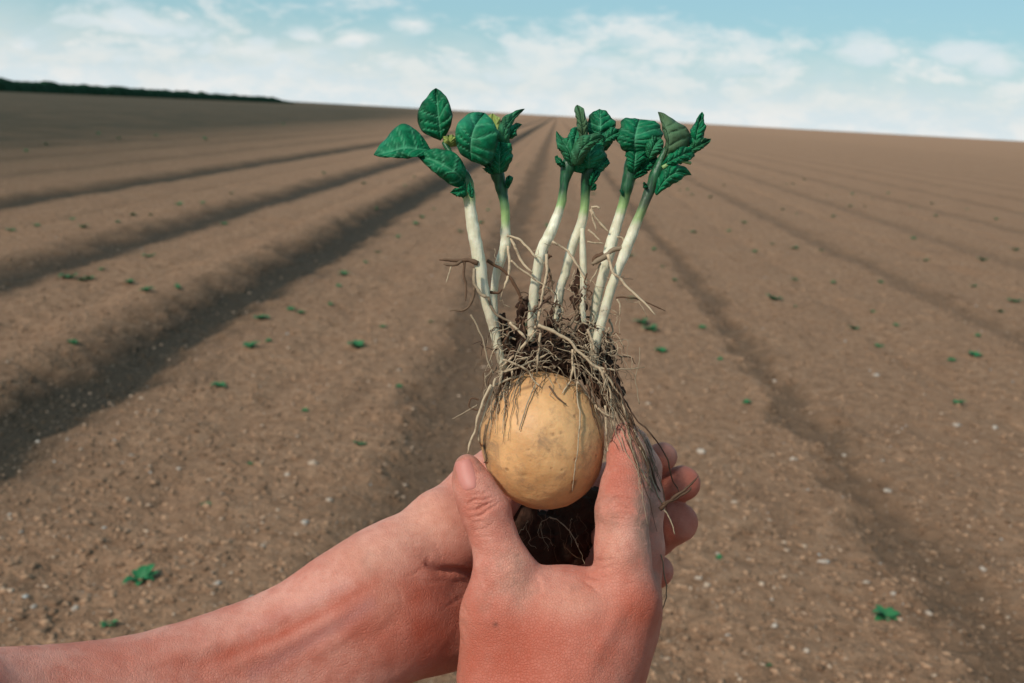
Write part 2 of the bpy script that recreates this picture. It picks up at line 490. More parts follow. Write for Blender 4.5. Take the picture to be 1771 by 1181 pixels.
def chain(p, pts, k=.004):
    """pts: (px,py,D,r_px) list"""
    d = None
    for (a, b_) in zip(pts[:-1], pts[1:]):
        c_ = cone(p, P(*a[:3]).astype(np.float32), a[3] * a[2] / F, P(*b_[:3]).astype(np.float32), b_[3] * b_[2] / F)
        d = c_ if d is None else smin(d, c_, k)
    return d

def surface_net(fn, lo, hi, h, stride=6):
    lo = np.array(lo, float); hi = np.array(hi, float)
    n = (np.ceil((hi - lo) / (h * stride)).astype(int)) * stride + 1
    ax = [np.arange(n[i], dtype=np.float32) * h + lo[i] for i in range(3)]
    nc = (n - 1) // stride + 1
    cg = np.stack(np.meshgrid(*[a[::stride] for a in ax], indexing='ij'), -1).reshape(-1, 3).astype(np.float32)
    cv = fn(cg).reshape(nc)
    cc = np.minimum.reduce([np.abs(cv[i:nc[0] - 1 + i, j:nc[1] - 1 + j, k:nc[2] - 1 + k]) for i in (0, 1) for j in (0, 1) for k in (0, 1)])
    act = cc < h * stride * 1.25
    V = np.empty(n, np.float32)
    sgn = np.repeat(np.repeat(np.repeat(cv[:-1, :-1, :-1], stride, 0), stride, 1), stride, 2)
    V[:-1, :-1, :-1] = sgn; V[-1] = 1; V[:, -1] = 1; V[:, :, -1] = 1
    m = np.zeros(n, bool)
    m[:-1, :-1, :-1] = np.repeat(np.repeat(np.repeat(act, stride, 0), stride, 1), stride, 2)
    m[1:] |= m[:-1].copy(); m[:, 1:] |= m[:, :-1].copy(); m[:, :, 1:] |= m[:, :, :-1].copy()
    ii = np.argwhere(m)
    pts = (ii * h + lo).astype(np.float32)
    out_ = np.empty(len(pts), np.float32)
    for s in range(0, len(pts), 400000): out_[s:s + 400000] = fn(pts[s:s + 400000])
    V[ii[:, 0], ii[:, 1], ii[:, 2]] = out_
    V[0] = np.abs(V[0]); V[:, 0] = np.abs(V[:, 0]); V[:, :, 0] = np.abs(V[:, :, 0])
    ins = V < 0
    s8 = [ins[i:n[0] - 1 + i, j:n[1] - 1 + j, k:n[2] - 1 + k] for i in (0, 1) for j in (0, 1) for k in (0, 1)]
    alls = np.logical_and.reduce(s8); anys = np.logical_or.reduce(s8)
    cells = np.argwhere(anys & ~alls)
    cid = -np.ones(n - 1, np.int32); cid[cells[:, 0], cells[:, 1], cells[:, 2]] = np.arange(len(cells))
    acc = np.zeros((len(cells), 3)); cnt = np.zeros(len(cells))
    corners = [(i, j, k) for i in (0, 1) for j in (0, 1) for k in (0, 1)]
    for a in corners:
        for b_ in corners:
            if sum(np.abs(np.array(a) - b_)) == 1 and a < b_:
                va = V[cells[:, 0] + a[0], cells[:, 1] + a[1], cells[:, 2] + a[2]]
                vb = V[cells[:, 0] + b_[0], cells[:, 1] + b_[1], cells[:, 2] + b_[2]]
                mm = (va < 0) != (vb < 0)
                t = np.where(mm, va / np.where(va == vb, 1, va - vb), 0)
                q = np.array(a) + t[:, None] * (np.array(b_) - np.array(a))
                acc[mm] += q[mm]; cnt[mm] += 1
    verts = (cells + acc / cnt[:, None]) * h + lo
    faces = []
    for axx in range(3):
        o1, o2 = [(1, 2), (2, 0), (0, 1)][axx]
        A = np.moveaxis(ins, axx, 0)
        ch = np.argwhere(A[:-1] != A[1:])
        # restore axis order
        e = np.empty_like(ch); rest = [q for q in range(3) if q != axx]
        e[:, axx] = ch[:, 0]; e[:, rest[0]] = ch[:, 1]; e[:, rest[1]] = ch[:, 2]
        ok = (e[:, o1] > 0) & (e[:, o2] > 0) & (e[:, o1] < n[o1] - 1) & (e[:, o2] < n[o2] - 1); e = e[ok]
        def cell(d1, d2):
            c_ = e.copy(); c_[:, o1] -= d1; c_[:, o2] -= d2
            return cid[c_[:, 0], c_[:, 1], c_[:, 2]]
        q = np.stack([cell(1, 1), cell(0, 1), cell(0, 0), cell(1, 0)], 1)
        inside = ins[e[:, 0], e[:, 1], e[:, 2]]
        q[~inside] = q[~inside][:, ::-1]
        faces.append(q)
    return verts, np.concatenate(faces)

def sdf_normals(fn, v, e=.0006):
    v = v.astype(np.float32)
    g_ = np.stack([fn(v + np.array(o, np.float32) * e) - fn(v - np.array(o, np.float32) * e) for o in np.eye(3)], 1)
    return g_ / (np.linalg.norm(g_, axis=1)[:, None] + 1e-9)

def refine(fn, v, it=2):
    for _ in range(it):
        d = fn(v.astype(np.float32)); n_ = sdf_normals(fn, v)
        v = v - np.clip(d, -.001, .001)[:, None] * n_
    return v, sdf_normals(fn, v)

# --- right hand: thumb and index finger pinch the tuber, back of the hand to the viewer
R_THUMB = [(807, 806, .4345, 20), (812, 826, .434, 27), (824, 852, .4325, 34), (841, 886, .432, 39.5), (856, 935, .431, 38), (872, 988, .429, 50), (868, 1060, .428, 64), (880, 1160, .428, 92)]
R_INDEX = [(1084, 752, .446, 23), (1085, 785, .440, 31), (1081, 840, .434, 38), (1076, 885, .430, 43), (1076, 950, .427, 45), (1084, 1035, .423, 52)]
R_MIDDLE = [(1098, 765, .462, 24), (1112, 810, .455, 29), (1113, 870, .448, 33), (1108, 950, .444, 38), (1100, 1050, .439, 42)]
R_RING = [(1062, 850, .474, 24), (1092, 910, .470, 28), (1098, 1000, .464, 32), (1092, 1090, .456, 38)]
R_PINKY = [(1040, 925, .484, 21), (1068, 975, .482, 24), (1075, 1050, .476, 28), (1068, 1120, .468, 34)]

TAIL_R = [([.022, -.190, -.405], .024), ([.035, -.27, -.37], .034), ([.08, -.40, -.30], .042), ([.15, -.42, -.10], .046), ([.2, -.34, .10], .055)]
TAIL_L = [([-.215, -.150, -.345], .026), ([-.33, -.205, -.265], .043), ([-.29, -.30, -.08], .046), ([-.22, -.30, .12], .055)]
def limb(p, T):
    d = None
    for (a, ra), (b_, rb) in zip(T[:-1], T[1:]):
        c_ = cone(p, np.array(a, np.float32), ra, np.array(b_, np.float32), rb); d = c_ if d is None else smin(d, c_, .02)
    return d
def sdf_right_palm(p):
    d = chain(p, [(1082, 1045, .426, 50), (1030, 1130, .424, 60), (960, 1260, .420, 86)], .012)
    d = smin(d, chain(p, [(890, 1042, .433, 38), (980, 1052, .434, 46), (1070, 1060, .432, 48)], .01), .010)
    d = smin(d, chain(p, [(875, 1070, .431, 62), (985, 1110, .428, 88), (950, 1250, .422, 98)], .02), .016)
    d = smin(d, chain(p, [(1085, 1085, .444, 44), (1035, 1165, .442, 58), (970, 1290, .435, 90)], .015), .014)
    d = smin(d, chain(p, [(955, 1250, .424, 100), (960, 1380, .405, 112), (985, 1600, .375, 135)], .02), .02)
    return smin(d, limb(p, TAIL_R), .03)

def sdf_right(p):
    palm = sdf_right_palm(p)
    th = smin(palm, chain(p, R_THUMB, .0045), .010)
    ix = smin(palm, chain(p, R_INDEX, .005), .008)
    md = smin(palm, chain(p, R_MIDDLE, .004), .008)
    rg = smin(palm, chain(p, R_RING, .004), .008)
    pk = smin(palm, chain(p, R_PINKY, .004), .008)
    d = smin(ix, md, .0035); d = smin(d, rg, .001); d = smin(d, pk, .001)
    # keep thumb and index separate above the web
    return smin(d, th, .003)

# --- left hand: palm towards the viewer behind the tuber, fingers running to the right
def spl(pts, per):
    pts = np.array(pts, float); Q = np.vstack([2 * pts[0] - pts[1], pts, 2 * pts[-1] - pts[-2]]); o = []
    for i in range(1, len(Q) - 2):
        for k in range(per):
            t = k / per
            o.append(tuple(.5 * (2 * Q[i] + (Q[i + 1] - Q[i - 1]) * t + (2 * Q[i - 1] - 5 * Q[i] + 4 * Q[i + 1] - Q[i + 2]) * t * t + (3 * Q[i] - Q[i - 1] - 3 * Q[i + 1] + Q[i + 2]) * t ** 3)))
    return o + [tuple(pts[-1])]
ARM_U = spl([(625, 1022, .452, 66), (520, 1083, .446, 70), (400, 1140, .437, 78), (200, 1207, .412, 90), (0, 1236, .385, 102), (-300, 1270, .33, 122)], 3)
ARM_L = spl([(670, 1098, .455, 68), (560, 1170, .449, 80), (440, 1235, .440, 92), (240, 1320, .415, 115), (0, 1370, .385, 135), (-300, 1420, .33, 150)], 3)
def sdf_left_arm(p):
    d = chain(p, ARM_U, .006)
    d = smin(d, chain(p, ARM_L, .006), .02)
    return smin(d, limb(p, TAIL_L), .03)

L_IDX = [(940, 885, .527, 42), (1060, 835, .528, 34), (1118, 806, .513, 30), (1146, 790, .500, 25)]
L_MID = [(945, 930, .532, 42), (1075, 875, .535, 35), (1140, 850, .518, 33), (1180, 836, .504, 31)]
L_RNG = [(945, 985, .530, 42), (1070, 950, .533, 35), (1130, 925, .518, 36), (1172, 903, .504, 35)]
L_PKY = [(930, 1045, .520, 40), (1040, 1035, .523, 31), (1105, 1010, .512, 29), (1137, 988, .500, 27)]
L_THUMB = [(716, 972, .468, 74), (772, 925, .474, 72), (838, 854, .486, 60), (890, 797, .494, 46), (930, 750, .497, 36)]

def sdf_left_palm(p):
    d = chain(p, [(645, 1056, .456, 75), (700, 1052, .464, 75), (765, 1072, .474, 74), (880, 1060, .502, 70), (940, 1010, .522, 55)], .012)
    d = smin(d, chain(p, [(600, 1030, .452, 46), (690, 957, .460, 45), (760, 905, .470, 54)], .01), .012)
    d = smin(d, chain(p, [(690, 1000, .464, 80), (820, 970, .505, 60), (940, 930, .527, 50)], .01), .012)
    return d

def sdf_left(p):
    base = smin(sdf_left_palm(p), sdf_left_arm(p), .022)
    d = smin(base, chain(p, L_THUMB, .008), .0045)
    f = None
    for c_ in (L_IDX, L_MID, L_RNG, L_PKY):
        q = smin(base, chain(p, c_, .005), .008)
        f = q if f is None else smin(f, q, .0012)
    return smin(d, f, .002)

TC = P(939, 762, .452)
TR = np.array([106, 119.5, 104]) * .452 / F
def sdf_tuber(p):
    q = (p - TC) / TR
    l = np.sqrt((q * q).sum(1))
    return (l - 1) * l * TR.min() / np.maximum(l, .3)

def sdf_all(p):
    return np.minimum(np.minimum(sdf_right(p), sdf_left(p)), sdf_tuber(p))

def cast(fn, px, py, D0=.36, D1=.60, n=26):
    """depths along the view rays where the modelled surface starts (nan if none)"""
    px = np.atleast_1d(px).astype(float); py = np.atleast_1d(py).astype(float)
    dirs = np.stack([(px - CX) / F, (CY - py) / F, -np.ones_like(px)], 1); ln = np.linalg.norm(dirs, axis=1)
    D = np.full(len(px), D0)
    for _ in range(n * 2):
        d = fn((dirs * D[:, None]).astype(np.float32)); D = D + np.clip(d, -.02, .02) / ln * .9
        D = np.minimum(D, D1 + .01)
    D[D > D1] = np.nan
    return D

def seg_dist(px, py, poly):
    best = np.full(len(px), 1e9)
    for (a, b_) in zip(poly[:-1], poly[1:]):
        a = np.array(a, float); b_ = np.array(b_, float); ba = b_ - a
        t = np.clip(((px - a[0]) * ba[0] + (py - a[1]) * ba[1]) / (ba @ ba), 0, 1)
        best = np.minimum(best, np.hypot(px - a[0] - t * ba[0], py - a[1] - t * ba[1]))
    return best

# creases, tendons and veins: (polyline, width px, depth mm; negative = raised)
CR_R = [([(808, 871), (822, 864), (840, 864), (856, 858)], 2.2, 1.0), ([(806, 884), (824, 881), (842, 872), (858, 866)], 2.2, 1.25), ([(810, 897), (832, 891), (850, 878), (862, 871)], 2.2, 1.15),
        ([(812, 877), (828, 872), (840, 872)], 1.6, .6), ([(820, 888), (836, 881), (846, 876)], 1.6, .6), ([(818, 856), (834, 854), (848, 850)], 1.8, .4), ([(818, 918), (840, 914), (856, 904)], 2.0, .4), ([(824, 930), (845, 928)], 1.8, .3),
        ([(1050, 866), (1066, 860), (1088, 862), (1104, 868)], 2.0, .6), ([(1052, 881), (1072, 877), (1096, 882)], 2.0, .65), ([(1056, 845), (1074, 842), (1092, 846)], 1.8, .35), ([(1052, 898), (1072, 896), (1092, 900)], 1.8, .35),
        ([(784, 1050), (796, 1056), (806, 1068)], 2.0, .5), ([(784, 1068), (794, 1074), (802, 1086)], 2.0, .5), ([(786, 1092), (796, 1102), (801, 1112)], 2.0, .45), ([(1022, 968), (1044, 970), (1068, 966)], 1.8, .4), ([(1070, 1010), (1100, 1008), (1125, 1014)], 2.2, .3),
        ([(816, 904), (836, 902)], 2.6, .45), ([(806, 871), (820, 872)], 2.5, .4),
        ([(940, 990), (935, 1012), (945, 1035)], 9, -.5), ([(925, 990), (932, 1005), (936, 1030)], 4, .5),
        ([(1010, 992), (1035, 1000), (1060, 998)], 3.0, .55), ([(1016, 980), (1042, 984), (1066, 978)], 3.0, .4), ([(1006, 1003), (1026, 1014), (1040, 1030)], 3.2, .6),
        ([(1055, 862), (1075, 858), (1096, 862)], 3.0, .35), ([(1053, 874), (1075, 872), (1098, 876)], 3.0, .35), ([(1056, 888), (1076, 888), (1096, 892)], 3.0, .3),
        ([(790, 1060), (802, 1078), (806, 1100)], 3.0, .35), ([(786, 1082), (796, 1100), (800, 1118)], 3.0, .35), ([(796, 1040), (806, 1058), (812, 1072)], 3.0, .35), ([(784, 1110), (794, 1130)], 3, .3),
        ([(1095, 1030), (1050, 1100), (1000, 1180)], 14, -.8), ([(880, 990), (878, 1060), (895, 1150)], 14, -.5)]
CR_L = [([(736, 962), (742, 976), (762, 985), (812, 990), (860, 985)], 6.0, 2.6), ([(690, 907), (715, 903), (745, 908)], 2.6, .5), ([(688, 928), (730, 927), (752, 932)], 2.6, .35), ([(712, 961), (734, 966)], 2.6, .5),
        ([(704, 996), (742, 1008), (770, 1004)], 2.6, .4), ([(760, 1056), (790, 1040), (812, 1024)], 2.6, .35), ([(655, 990), (668, 1010), (676, 1040)], 3.0, .25),
        ([(640, 985), (560, 1030), (460, 1082), (330, 1128), (180, 1156)], 13, -1.1), ([(655, 1020), (580, 1068), (480, 1120), (370, 1165)], 14, -1.0),
        ([(660, 1050), (600, 1096), (520, 1140)], 14, -.6), ([(700, 1060), (640, 1110)], 10, .4),
        ([(700, 915), (730, 913)], 2.4, .35), ([(694, 940), (726, 944)], 2.2, .3), ([(720, 950), (750, 955)], 2.4, .35), ([(740, 975), (720, 990), (700, 1000)], 2.6, .4), ([(780, 1006), (800, 1004), (820, 1010)], 2.6, .4),
        ([(668, 1000), (690, 1020), (700, 1050)], 2.6, .3)]

def detail(v, n_, creases, facing=True):
    D = -v[:, 2]; px = v[:, 0] / D * F + CX; py = CY - v[:, 1] / D * F
    vd = v / np.linalg.norm(v, axis=1)[:, None]; face = np.clip(-(vd * n_).sum(1) * 2.5, 0, 1)
    disp = np.zeros(len(v))
    for poly, w, amp in creases:
        d = seg_dist(px, py, poly) + 1.2 * vnoise(np.stack([px * .06, py * .06, D * 0], 1), 5)
        L = np.exp(-(d / w) ** 2)
        e0, e1 = poly[0], poly[-1]; de = np.minimum(np.hypot(px - e0[0], py - e0[1]), np.hypot(px - e1[0], py - e1[1]))
        ln_ = math.hypot(e1[0] - e0[0], e1[1] - e0[1])
        disp -= amp * .001 * L * face * np.clip(de / (ln_ * .28), 0, 1) ** .8
    disp += .00022 * fbm(v * 90, 3, 3)
    return v + n_ * disp[:, None], px, py, D

def blob(px, py, x, y, rx, ry):
    return np.exp(-(((px - x) / rx) ** 2 + ((py - y) / ry) ** 2))

VR, FR = surface_net(sdf_right, P(700, 1181, .46) * [1, 0, 0] + [-.01, -.262, -.505], [.085, -.028, -.340], .00068)
VR, NR = refine(sdf_right, VR)
VR, px, py, D = detail(VR, NR, CR_R)
red = .7 * blob(px, py, 1105, 1045, 60, 50) + .45 * blob(px, py, 860, 1080, 110, 80) + .74 * blob(px, py, 960, 1160, 260, 140) + .5 * blob(px, py, 835, 880, 30, 22) + .5 * blob(px, py, 1070, 810, 40, 60) + .45 * blob(px, py, 805, 810, 22, 30)
dirt = .7 * blob(px, py, 1122, 850, 24, 120) + .5 * blob(px, py, 1105, 760, 30, 50) + .55 * blob(px, py, 1108, 900, 12, 60)
pale = .5 * blob(px, py, 990, 1040, 70, 30) + .5 * blob(px, py, 1060, 940, 30, 50) + .5 * blob(px, py, 895, 990, 25, 60) + .4 * blob(px, py, 795, 1080, 16, 50)
mole = blob(px, py, 857, 1080, 4, 4.5)
red = red * (1 + .15 * fbm(VR * 50, 3, 40)); dirt = dirt + np.clip(fbm(VR * 55, 4, 44) - .35, 0, 1) * .7 + .5 * np.exp(-(seg_dist(px, py, [(786, 826), (786, 800), (800, 785), (822, 790), (832, 815)]) / 4) ** 2)
AR = np.stack([red, dirt + 0, pale, mole], 1)

VL, FL = surface_net(sdf_left, [-.262, -.250, -.560], [.12, -.045, -.345], .0011)
VL, NL = refine(sdf_left, VL)
VL, px, py, D = detail(VL, NL, CR_L)
red = .38 * np.exp(-(seg_dist(px, py, [(650, 1003), (580, 1048), (480, 1100), (350, 1146)]) / 9) ** 2) * (px < 655) + .25 * np.exp(-(seg_dist(px, py, [(560, 1090), (480, 1140), (440, 1165)]) / 9) ** 2) + .8 * blob(px, py, 755, 1080, 110, 90) + .5 * blob(px, py, 560, 1100, 160, 50) + .5 * blob(px, py, 250, 1150, 200, 50) + .5 * blob(px, py, 690, 1010, 60, 40) + .6 * (px > 1000)
pale = .6 * blob(px, py, 640, 960, 90, 40) + .7 * blob(px, py, 740, 890, 70, 50) + .4 * blob(px, py, 670, 1040, 30, 40)
dirt = .25 * blob(px, py, 1160, 780, 30, 30)
vein = np.exp(-(seg_dist(px, py, [(640, 1045), (590, 1078), (500, 1130), (440, 1165)]) / 13) ** 2) * .5 + np.exp(-(seg_dist(px, py, [(600, 1010), (520, 1050), (430, 1090)]) / 9) ** 2) * .3
red = red * (1 + .35 * fbm(VL * 60, 3, 41)); dirt = dirt + np.clip(fbm(VL * 50, 4, 45) - .5, 0, 1) * .35
AL = np.stack([red, dirt, pale, px * 0], 1)
AL2 = np.stack([vein, vein * 0, vein * 0, vein * 0 + 1], 1)
# arms beyond the frame, back to the upper arms
arm_tail_left = lambda p: sdf_left_arm(p) + .0003
arm_tail_right = lambda p: sdf_right_palm(p) + .0003
VT1, FT1 = surface_net(arm_tail_left, [-.42, -.40, -.45], [-.150, -.06, .20], .003, 4)
VT2, FT2 = surface_net(arm_tail_right, [-.06, -.50, -.46], [.30, -.235, .20], .003, 4)
VT1, _ = refine(arm_tail_left, VT1, 3); VT2, _ = refine(arm_tail_right, VT2, 3)
n1_, n2_, n3_ = len(VR), len(VR) + len(VL), len(VR) + len(VL) + len(VT1)
VA = np.concatenate([VR, VL, VT1, VT2]); FA = np.concatenate([FR, FL + n1_, FT1 + n2_, FT2 + n3_])
nt_ = len(VT1) + len(VT2)
Z4 = np.zeros((nt_, 4))
A1 = np.concatenate([AR, AL, Z4]); mole_a = A1[:, 3].copy(); A1[:, 3] = 1
A2 = np.concatenate([np.zeros((len(AR), 4)), AL2, Z4]); A2[:, 1] = mole_a; A2[:, 3] = 1

m_skin, g, b = material('skin', 0.6, 0.28)
geo = g.n('ShaderNodeNewGeometry'); pos = geo.outputs['Position']
a1 = g.n('ShaderNodeSeparateColor', ins={'Color': g.n('ShaderNodeVertexColor', layer_name='skin').outputs['Color']})
a2 = g.n('ShaderNodeSeparateColor', ins={'Color': g.n('ShaderNodeVertexColor', layer_name='marks').outputs['Color']})
nA = g.noise(pos, 45, 4, .6); nB = g.noise(pos, 260, 5, .65); nC = g.noise(pos, 900, 3, .6)
c = g.mix(g.smooth(nA, .38, .62), (0.53, 0.185, 0.130), (0.63, 0.285, 0.215))
c = g.mix(g.m('MULTIPLY', a1.outputs[0], .95, clamp=True), c, (0.40, 0.080, 0.042))
c = g.mix(g.m('MULTIPLY', a1.outputs[2], .7, clamp=True), c, (0.66, 0.34, 0.24))
c = g.mix(g.m('MULTIPLY', g.smooth(nB, .40, .75), .32), c, (0.42, 0.115, 0.075))
c = g.mix(g.m('MULTIPLY', a2.outputs[0], .6, clamp=True), c, (0.40, 0.20, 0.19))
dm = g.m('MULTIPLY', g.m('MULTIPLY', a1.outputs[1], 1.15), g.smooth(nB, .30, .56), clamp=True)
c = g.mix(g.m('MULTIPLY', dm, .8), c, (0.27, 0.165, 0.12))
c = g.mix(g.m('MULTIPLY', a2.outputs[1], .8, clamp=True), c, (0.14, 0.05, 0.035))
g.t.links.new(c, b.inputs['Base Color'])
b.inputs['Subsurface Weight'].default_value = .18
b.inputs['Subsurface Radius'].default_value = (1.0, .35, .2)
b.inputs['Subsurface Scale'].default_value = .004
vo = g.n('ShaderNodeTexVoronoi', ins={'Vector': pos, 'Scale': 850.0}); vo.feature = 'DISTANCE_TO_EDGE'
nW = g.noise(g.mapping(pos, (260, 260, 700)), 1.0, 4, .6)
hh = g.m('ADD', g.m('ADD', g.m('MULTIPLY', nB, .35), g.m('MULTIPLY', nW, .3)), g.m('ADD', g.m('MULTIPLY', g.smooth(vo.outputs[0], 0, .14), .22), g.m('MULTIPLY', nC, .18)))
bump(g, b, hh, 0.0011, .7)

person = mesh_obj('person', to_world(VA), FA, m_skin, attrs={'skin': A1, 'marks': A2})
tag(person, 'person seen only as bare forearms and two hands cupping the uprooted potato', 'person')

# thumbnail
m_nail, g, b = material('nail', 0.5, 0.3)
geo = g.n('ShaderNodeNewGeometry'); nA = g.noise(geo.outputs['Position'], 180, 3, .6)
g.t.links.new(g.mix(nA, (0.46, 0.16, 0.125), (0.54, 0.21, 0.17)), b.inputs['Base Color'])
b.inputs['Subsurface Weight'].default_value = .1; b.inputs['Subsurface Scale'].default_value = .002
def thumbnail():
    n, m = 22, 16
    ang = math.radians(-14); ca, sa = math.cos(ang), math.sin(ang)
    c0 = np.array([806.5, 822.0]); W, H = 17.0, 27.0
    pts = []
    for j in range(m):
        v = -1 + 2 * j / (m - 1)
        for i in range(n):
            u = -1 + 2 * i / (n - 1)
            k = (1 - abs(v) ** 3.2 * .75) if v > 0 else (1 - abs(v) ** 4 * .45)
            x_ = u * W * math.sqrt(max(k, .02)); y_ = v * H
            pts.append((c0[0] + x_ * ca - y_ * sa * -1 * -1, c0[1] + y_ * ca + x_ * sa))
    pts = np.array(pts)
    fn = lambda p: chain(p, R_THUMB, .0045)
    D_ = cast(fn, pts[:, 0], pts[:, 1])
    Dg = D_.reshape(m, n); Pg = pts.reshape(m, n, 2)
    for j in range(m):
        ok = np.where(~np.isnan(Dg[j]))[0]
        for i in range(n):
            if np.isnan(Dg[j, i]):
                k = ok[np.argmin(abs(ok - i))]; Dg[j, i] = Dg[j, k] + .0003 * abs(k - i); Pg[j, i] = Pg[j, k]
    # plate stands a little proud, edges sink into the skin
    V = []
    for k, (q, d) in enumerate(zip(pts, D_)):
        j, i = divmod(k, n); u = -1 + 2 * i / (n - 1); v = -1 + 2 * j / (m - 1)
        off = .00055 * (1 - abs(u) ** 5) * (1 - max(0, v) ** 6) - .0003 * (abs(u) ** 5)
        V.append(P(q[0], q[1], d - off))
    top = np.array(V); bot = top * (1 + .0012 / .43)
    Vv = np.concatenate([top, bot]); N = n * m
    Fq = []
    for j in range(m - 1):
        for i in range(n - 1):
            a = j * n + i
            Fq.append((a, a + n, a + n + 1, a + 1)); Fq.append((N + a, N + a + 1, N + a + n + 1, N + a + n))
    bd = [i for i in range(n)] + [j * n + n - 1 for j in range(1, m)] + [(m - 1) * n + i for i in range(n - 2, -1, -1)] + [j * n for j in range(m - 2, 0, -1)]
    for a, b_ in zip(bd, bd[1:] + bd[:1]): Fq.append((a, b_, N + b_, N + a))
    o = mesh_obj('thumbnail', to_world(Vv), Fq, m_nail, person)
    return o
thumbnail()

# ------------------------------------------------------------------ the potato plant
base_w = to_world(TC)
plant = empty('potato_plant', tuple(base_w), 'uprooted potato plant with six leafy sprouts and tangled roots, held in two hands', 'potato plant')
PW = base_w
def pobj(name, V, Fq, mat, parent=plant, smooth=True, attrs=None, cam_space=True):
    Vw = (to_world(V) if cam_space else np.asarray(V)) - PW
    return mesh_obj(name, Vw, Fq, mat, parent, smooth, attrs)

m_tuber, g, b = material('tuber_skin', 0.5, 0.35)
tcn = g.n('ShaderNodeTexCoord'); pos = tcn.outputs['Object']
nA = g.noise(pos, 40, 5, .6); nB = g.noise(pos, 220, 5, .65); nC = g.noise(pos, 130, 6, .75, 1.0)
c = g.mix(g.smooth(nA, .3, .7), (0.56, 0.285, 0.115), (0.74, 0.415, 0.185))
c = g.mix(g.m('MULTIPLY', g.smooth(nC, .50, .66), .6), c, (0.43, 0.235, 0.115))
c = g.mix(g.m('MULTIPLY', g.smooth(nB, .50, .72), .45), c, (0.36, 0.20, 0.10))
vo = g.n('ShaderNodeTexVoronoi', ins={'Vector': pos, 'Scale': 210.0})
vs = g.n('ShaderNodeSeparateColor', ins={'Color': vo.outputs['Color']})
spot = g.m('MULTIPLY', g.smooth(vo.outputs['Distance'], .30, .14), g.smooth(vs.outputs[0], .78, .86))
c = g.mix(g.m('MULTIPLY', spot, .4), c, (0.20, 0.105, 0.05))
ta = g.n('ShaderNodeSeparateColor', ins={'Color': g.n('ShaderNodeVertexColor', layer_name='eye').outputs['Color']})
c = g.mix(g.m('MULTIPLY', ta.outputs[0], .85, clamp=True), c, (0.12, 0.055, 0.025))
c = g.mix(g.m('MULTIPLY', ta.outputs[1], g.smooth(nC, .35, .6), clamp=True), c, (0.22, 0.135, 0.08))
g.t.links.new(c, b.inputs['Base Color'])
b.inputs['Subsurface Weight'].default_value = .12; b.inputs['Subsurface Scale'].default_value = .003
bump(g, b, g.m('ADD', nB, g.m('MULTIPLY', spot, -.6)), 0.0008, .6)

def make_tuber():
    nu, nv = 200, 130
    th = np.linspace(0, math.pi, nv); ph = np.linspace(0, 2 * math.pi, nu, endpoint=False)
    T, H = np.meshgrid(th, ph, indexing='ij')
    d = np.stack([np.sin(T) * np.cos(H), np.cos(T), np.sin(T) * np.sin(H)], -1).reshape(-1, 3)
    s = 1 + .034 * fbm(d * 1.2 + 3, 2, 9) + .004 * fbm(d * 6, 2, 4)
    s *= 1 + .015 * d[:, 0] * -d[:, 1] - .02 * np.exp(-((d[:, 0] - .2) ** 2 + (d[:, 1] + .95) ** 2) / .05)
    V = TC + d * TR * s[:, None]
    D = -V[:, 2]; px = V[:, 0] / D * F + CX; py = CY - V[:, 1] / D * F
    front = d[:, 2] > 0
    eyes = [(956, 751, 3.5, 2.6), (970, 748, 2.6, 2.2), (905, 821, 6, 3), (972, 813, 1.8, 1.8), (962, 758, 2, 1.6), (913, 778, 2, 1.4), (950, 779, 2, 1.5), (1005, 740, 6, 4)]
    e = np.zeros(len(V)); ind = np.zeros(len(V))
    for x_, y_, a, b_ in eyes:
        q = blob(px, py, x_, y_, a, b_) * front; e += q * (1 if a < 5 else .6); ind += blob(px, py, x_, y_, a * 1.6, b_ * 1.6) * front
    e += .8 * np.exp(-(seg_dist(px, py, [(996, 832), (990, 846), (986, 852)]) / 2) ** 2) * front
    e += .7 * np.exp(-(seg_dist(px, py, [(900, 674), (918, 668), (924, 664)]) / 3) ** 2) * front
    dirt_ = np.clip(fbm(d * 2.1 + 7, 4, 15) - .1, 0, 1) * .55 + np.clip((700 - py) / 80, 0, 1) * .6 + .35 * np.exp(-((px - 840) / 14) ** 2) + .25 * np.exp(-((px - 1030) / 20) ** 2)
    V = V - d * ind[:, None] * .00022
    idx = np.arange(nu * nv).reshape(nv, nu); nx_ = np.roll(idx, -1, 1)
    Fq = np.stack([idx[:-1], nx_[:-1], nx_[1:], idx[1:]], -1).reshape(-1, 4)
    return pobj('tuber', V, Fq, m_tuber, attrs={'eye': np.stack([e, dirt_, e * 0, e * 0 + 1], 1)})
make_tuber()

# --- tubes
def catmull(pts, per=8):
    pts = np.array(pts, float); P_ = np.vstack([2 * pts[0] - pts[1], pts, 2 * pts[-1] - pts[-2]])
    out_ = []
    for i in range(1, len(P_) - 2):
        for k in range(per):
            t = k / per
            out_.append(.5 * ((2 * P_[i]) + (-P_[i - 1] + P_[i + 1]) * t + (2 * P_[i - 1] - 5 * P_[i] + 4 * P_[i + 1] - P_[i + 2]) * t * t + (-P_[i - 1] + 3 * P_[i] - 3 * P_[i + 1] + P_[i + 2]) * t ** 3))
    out_.append(pts[-1])
    return np.array(out_)

